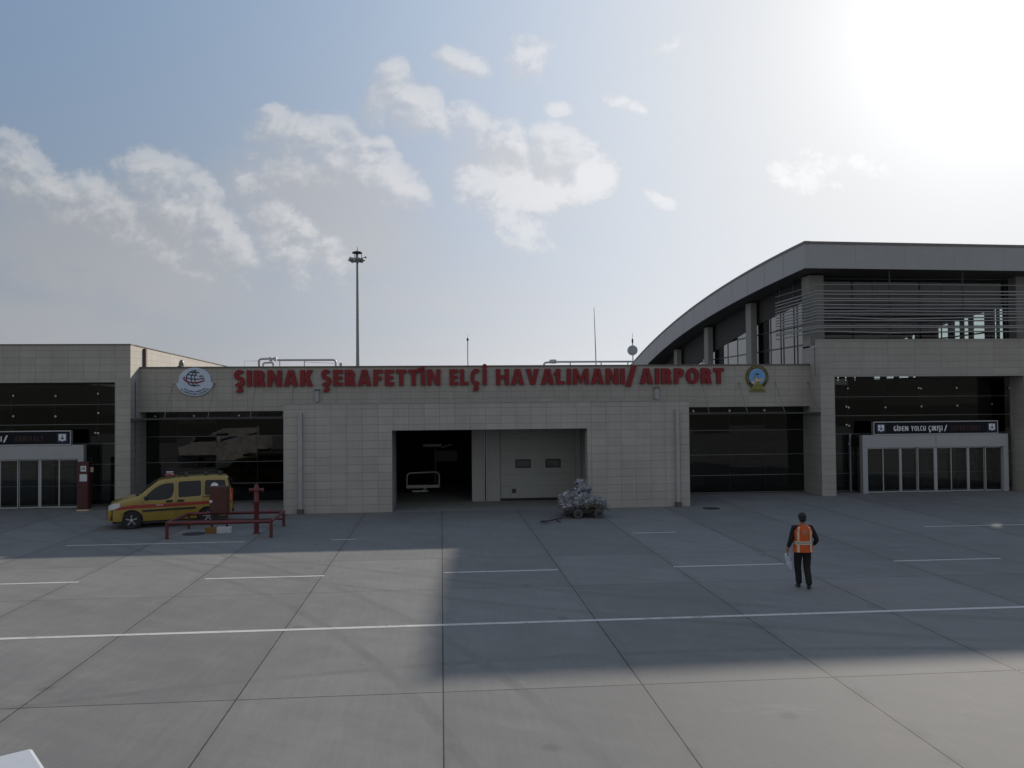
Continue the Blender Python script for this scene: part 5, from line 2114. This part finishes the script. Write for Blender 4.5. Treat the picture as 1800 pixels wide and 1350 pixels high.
    vest = k.build('vest', 'vest', pe, 80)

    def patch(name, q0, q1, z0, z1, m, o=.006):
        k = MB()
        nq, nz = 8, 10
        k.ring([[vp(q0 + (q1 - q0) * i / nq, z0 + (z1 - z0) * j / nz, o + .004) for i in range(nq + 1)] for j in range(nz + 1)], False, False)
        return k.build(name, m, vest, 80)

    B = -PI / 2
    for c in (-.62, .62):
        patch('reflective_strip', B + c - .155, B + c + .155, .87, 1.455, 'band', .004)
    for c in (2.5, 3.75):
        patch('reflective_strip', B + c - .12, B + c + .12, .91, 1.44, 'band', .004)
    k = MB()
    for z0, z1, nm in ((1.045, 1.062, 0), (1.062, 1.108, 1), (1.108, 1.125, 0)):
        kk = MB()
        kk.ring([[vp(2 * PI * j / 40, z, .014) for j in range(40)] for z in (z0, z1)], True, False)
        kk.build('reflective_belt', 'band_grey' if nm else 'band', vest, 80)
    k.bm.free()
    patch('back_print', B - .27, B + .27, 1.29, 1.385, mat("faded_print", (.42, .16, .09), .8, 0, .35, 60), .004)
    return pe


pe = make_person()
pe.location = (8.44, 18.90, 0)
pe.rotation_euler = (0, 0, R(-6))
# plastic bag of papers in his left hand
pb = MB()
ob_ = [(0.0, .165), (.03, .17), (.085, .10), (.12, .0), (.10, -.10), (.06, -.19), (.03, -.235), (-.01, -.16), (-.04, -.05), (-.035, .08), (-.02, .14)]
rr = []
for t, sc in ((-.030, .86), (-.018, .97), (0, 1.0), (.018, .96), (.030, .84)):
    rr.append([(x * sc + .012 * math.sin(9 * z + t * 60), t + .016 * math.sin(14 * x + 8 * z), z * (sc * .5 + .5)) for x, z in ob_])
pb.ring(rr)
bagm, nt_b, p_b = new_mat("printed_plastic_bag")
gb = nt_b.nodes.new('ShaderNodeTexCoord')
nb1 = noise(nt_b, gb.outputs['Object'], 11.0, 5, .6)
nb2 = noise(nt_b, gb.outputs['Object'], 5.0, 2, .5)
cb_ = mixc(nt_b, nb1.ramp(.55, .66) * .55, (.48, .52, .62), (.10, .15, .36))
cb_ = mixc(nt_b, nb2.ramp(.60, .66) * .5, cb_, (.80, .81, .84))
nt_b.links.new(cb_, p_b.inputs['Base Color'])
p_b.inputs['Roughness'].default_value = .35
bag = pb.build('carrier_bag', bagm, None, 60)
tag(bag, 'crumpled white and blue printed bag in the left hand of the walking man', 'bag')
bag.location = (8.10, 18.99, .64)
bag.scale = (1.3, 1.2, 1.05)
bag.rotation_euler = (0, R(-8), R(12))

# ================================================================== BOARDING STAIRS UNDER THE CAMERA AND A TRUCK ADDED FOR ITS REFLECTION
st = thing('boarding_stairs', 'white corner of the boarding stairs panel at the near left', 'stairs', (-1.6, 2.4, 0))
d = MB()
d.prism([(-2.60, 1.48), (-1.17, 2.50), (-.85, 2.05), (-2.28, 1.0)], 3.375, 3.43, 'z')
d.build('side_panel', mat("stairs_white", (.47, .49, .52), .5, 0, .03), st, bevel=.012)
d = MB()
for x, y in ((-2.3, 1.5), (-1.2, 2.2)):
    d.box(x - .04, x + .04, y - .04, y + .04, 0, 3.373)
d.build('leg', 'alu', st)

# unseen white truck added on the left for its reflection in the glass bay
pv = thing('added_truck', 'unseen white truck shape added for its reflection in the left glass bay', 'truck', (-17, 11.5, 0))
d = MB()
d.prism([(-19.3, .55), (-19.4, 1.15), (-18.55, 1.45), (-17.6, 2.75), (-17.0, 3.0), (-13.9, 3.05), (-13.75, 2.8), (-13.75, .55)], 10.7, 12.7, 'y')
d.build('body', mat("truck_white", (.36, .36, .345), .5, 0, .35, 1.5), pv, bevel=.08)
d = MB()
d.prism([(-18.35, 1.55), (-17.55, 2.62), (-16.6, 2.66), (-16.6, 1.6)], 12.7, 12.72, 'y')
d.build('window', 'black', pv)
d = MB()
d.prism([(-16.3, 2.2), (-14.3, 2.75), (-14.3, 2.6), (-16.3, 2.0)], 12.7, 12.715, 'y')
d.build('stripe', 'navy', pv)
d = MB()
d.box(-19.2, -13.8, 10.9, 12.5, .35, .55)
d.build('chassis', 'iron', pv)
for x in (-18.3, -14.9):
    for y in (10.85, 12.55):
        d = MB()
        d.lathe([(.2, -.12), (.42, -.12), (.42, .12), (.2, .12)], (x, y, .42), 'y', 20)
        d.build('wheel', 'rubber', pv, 40)
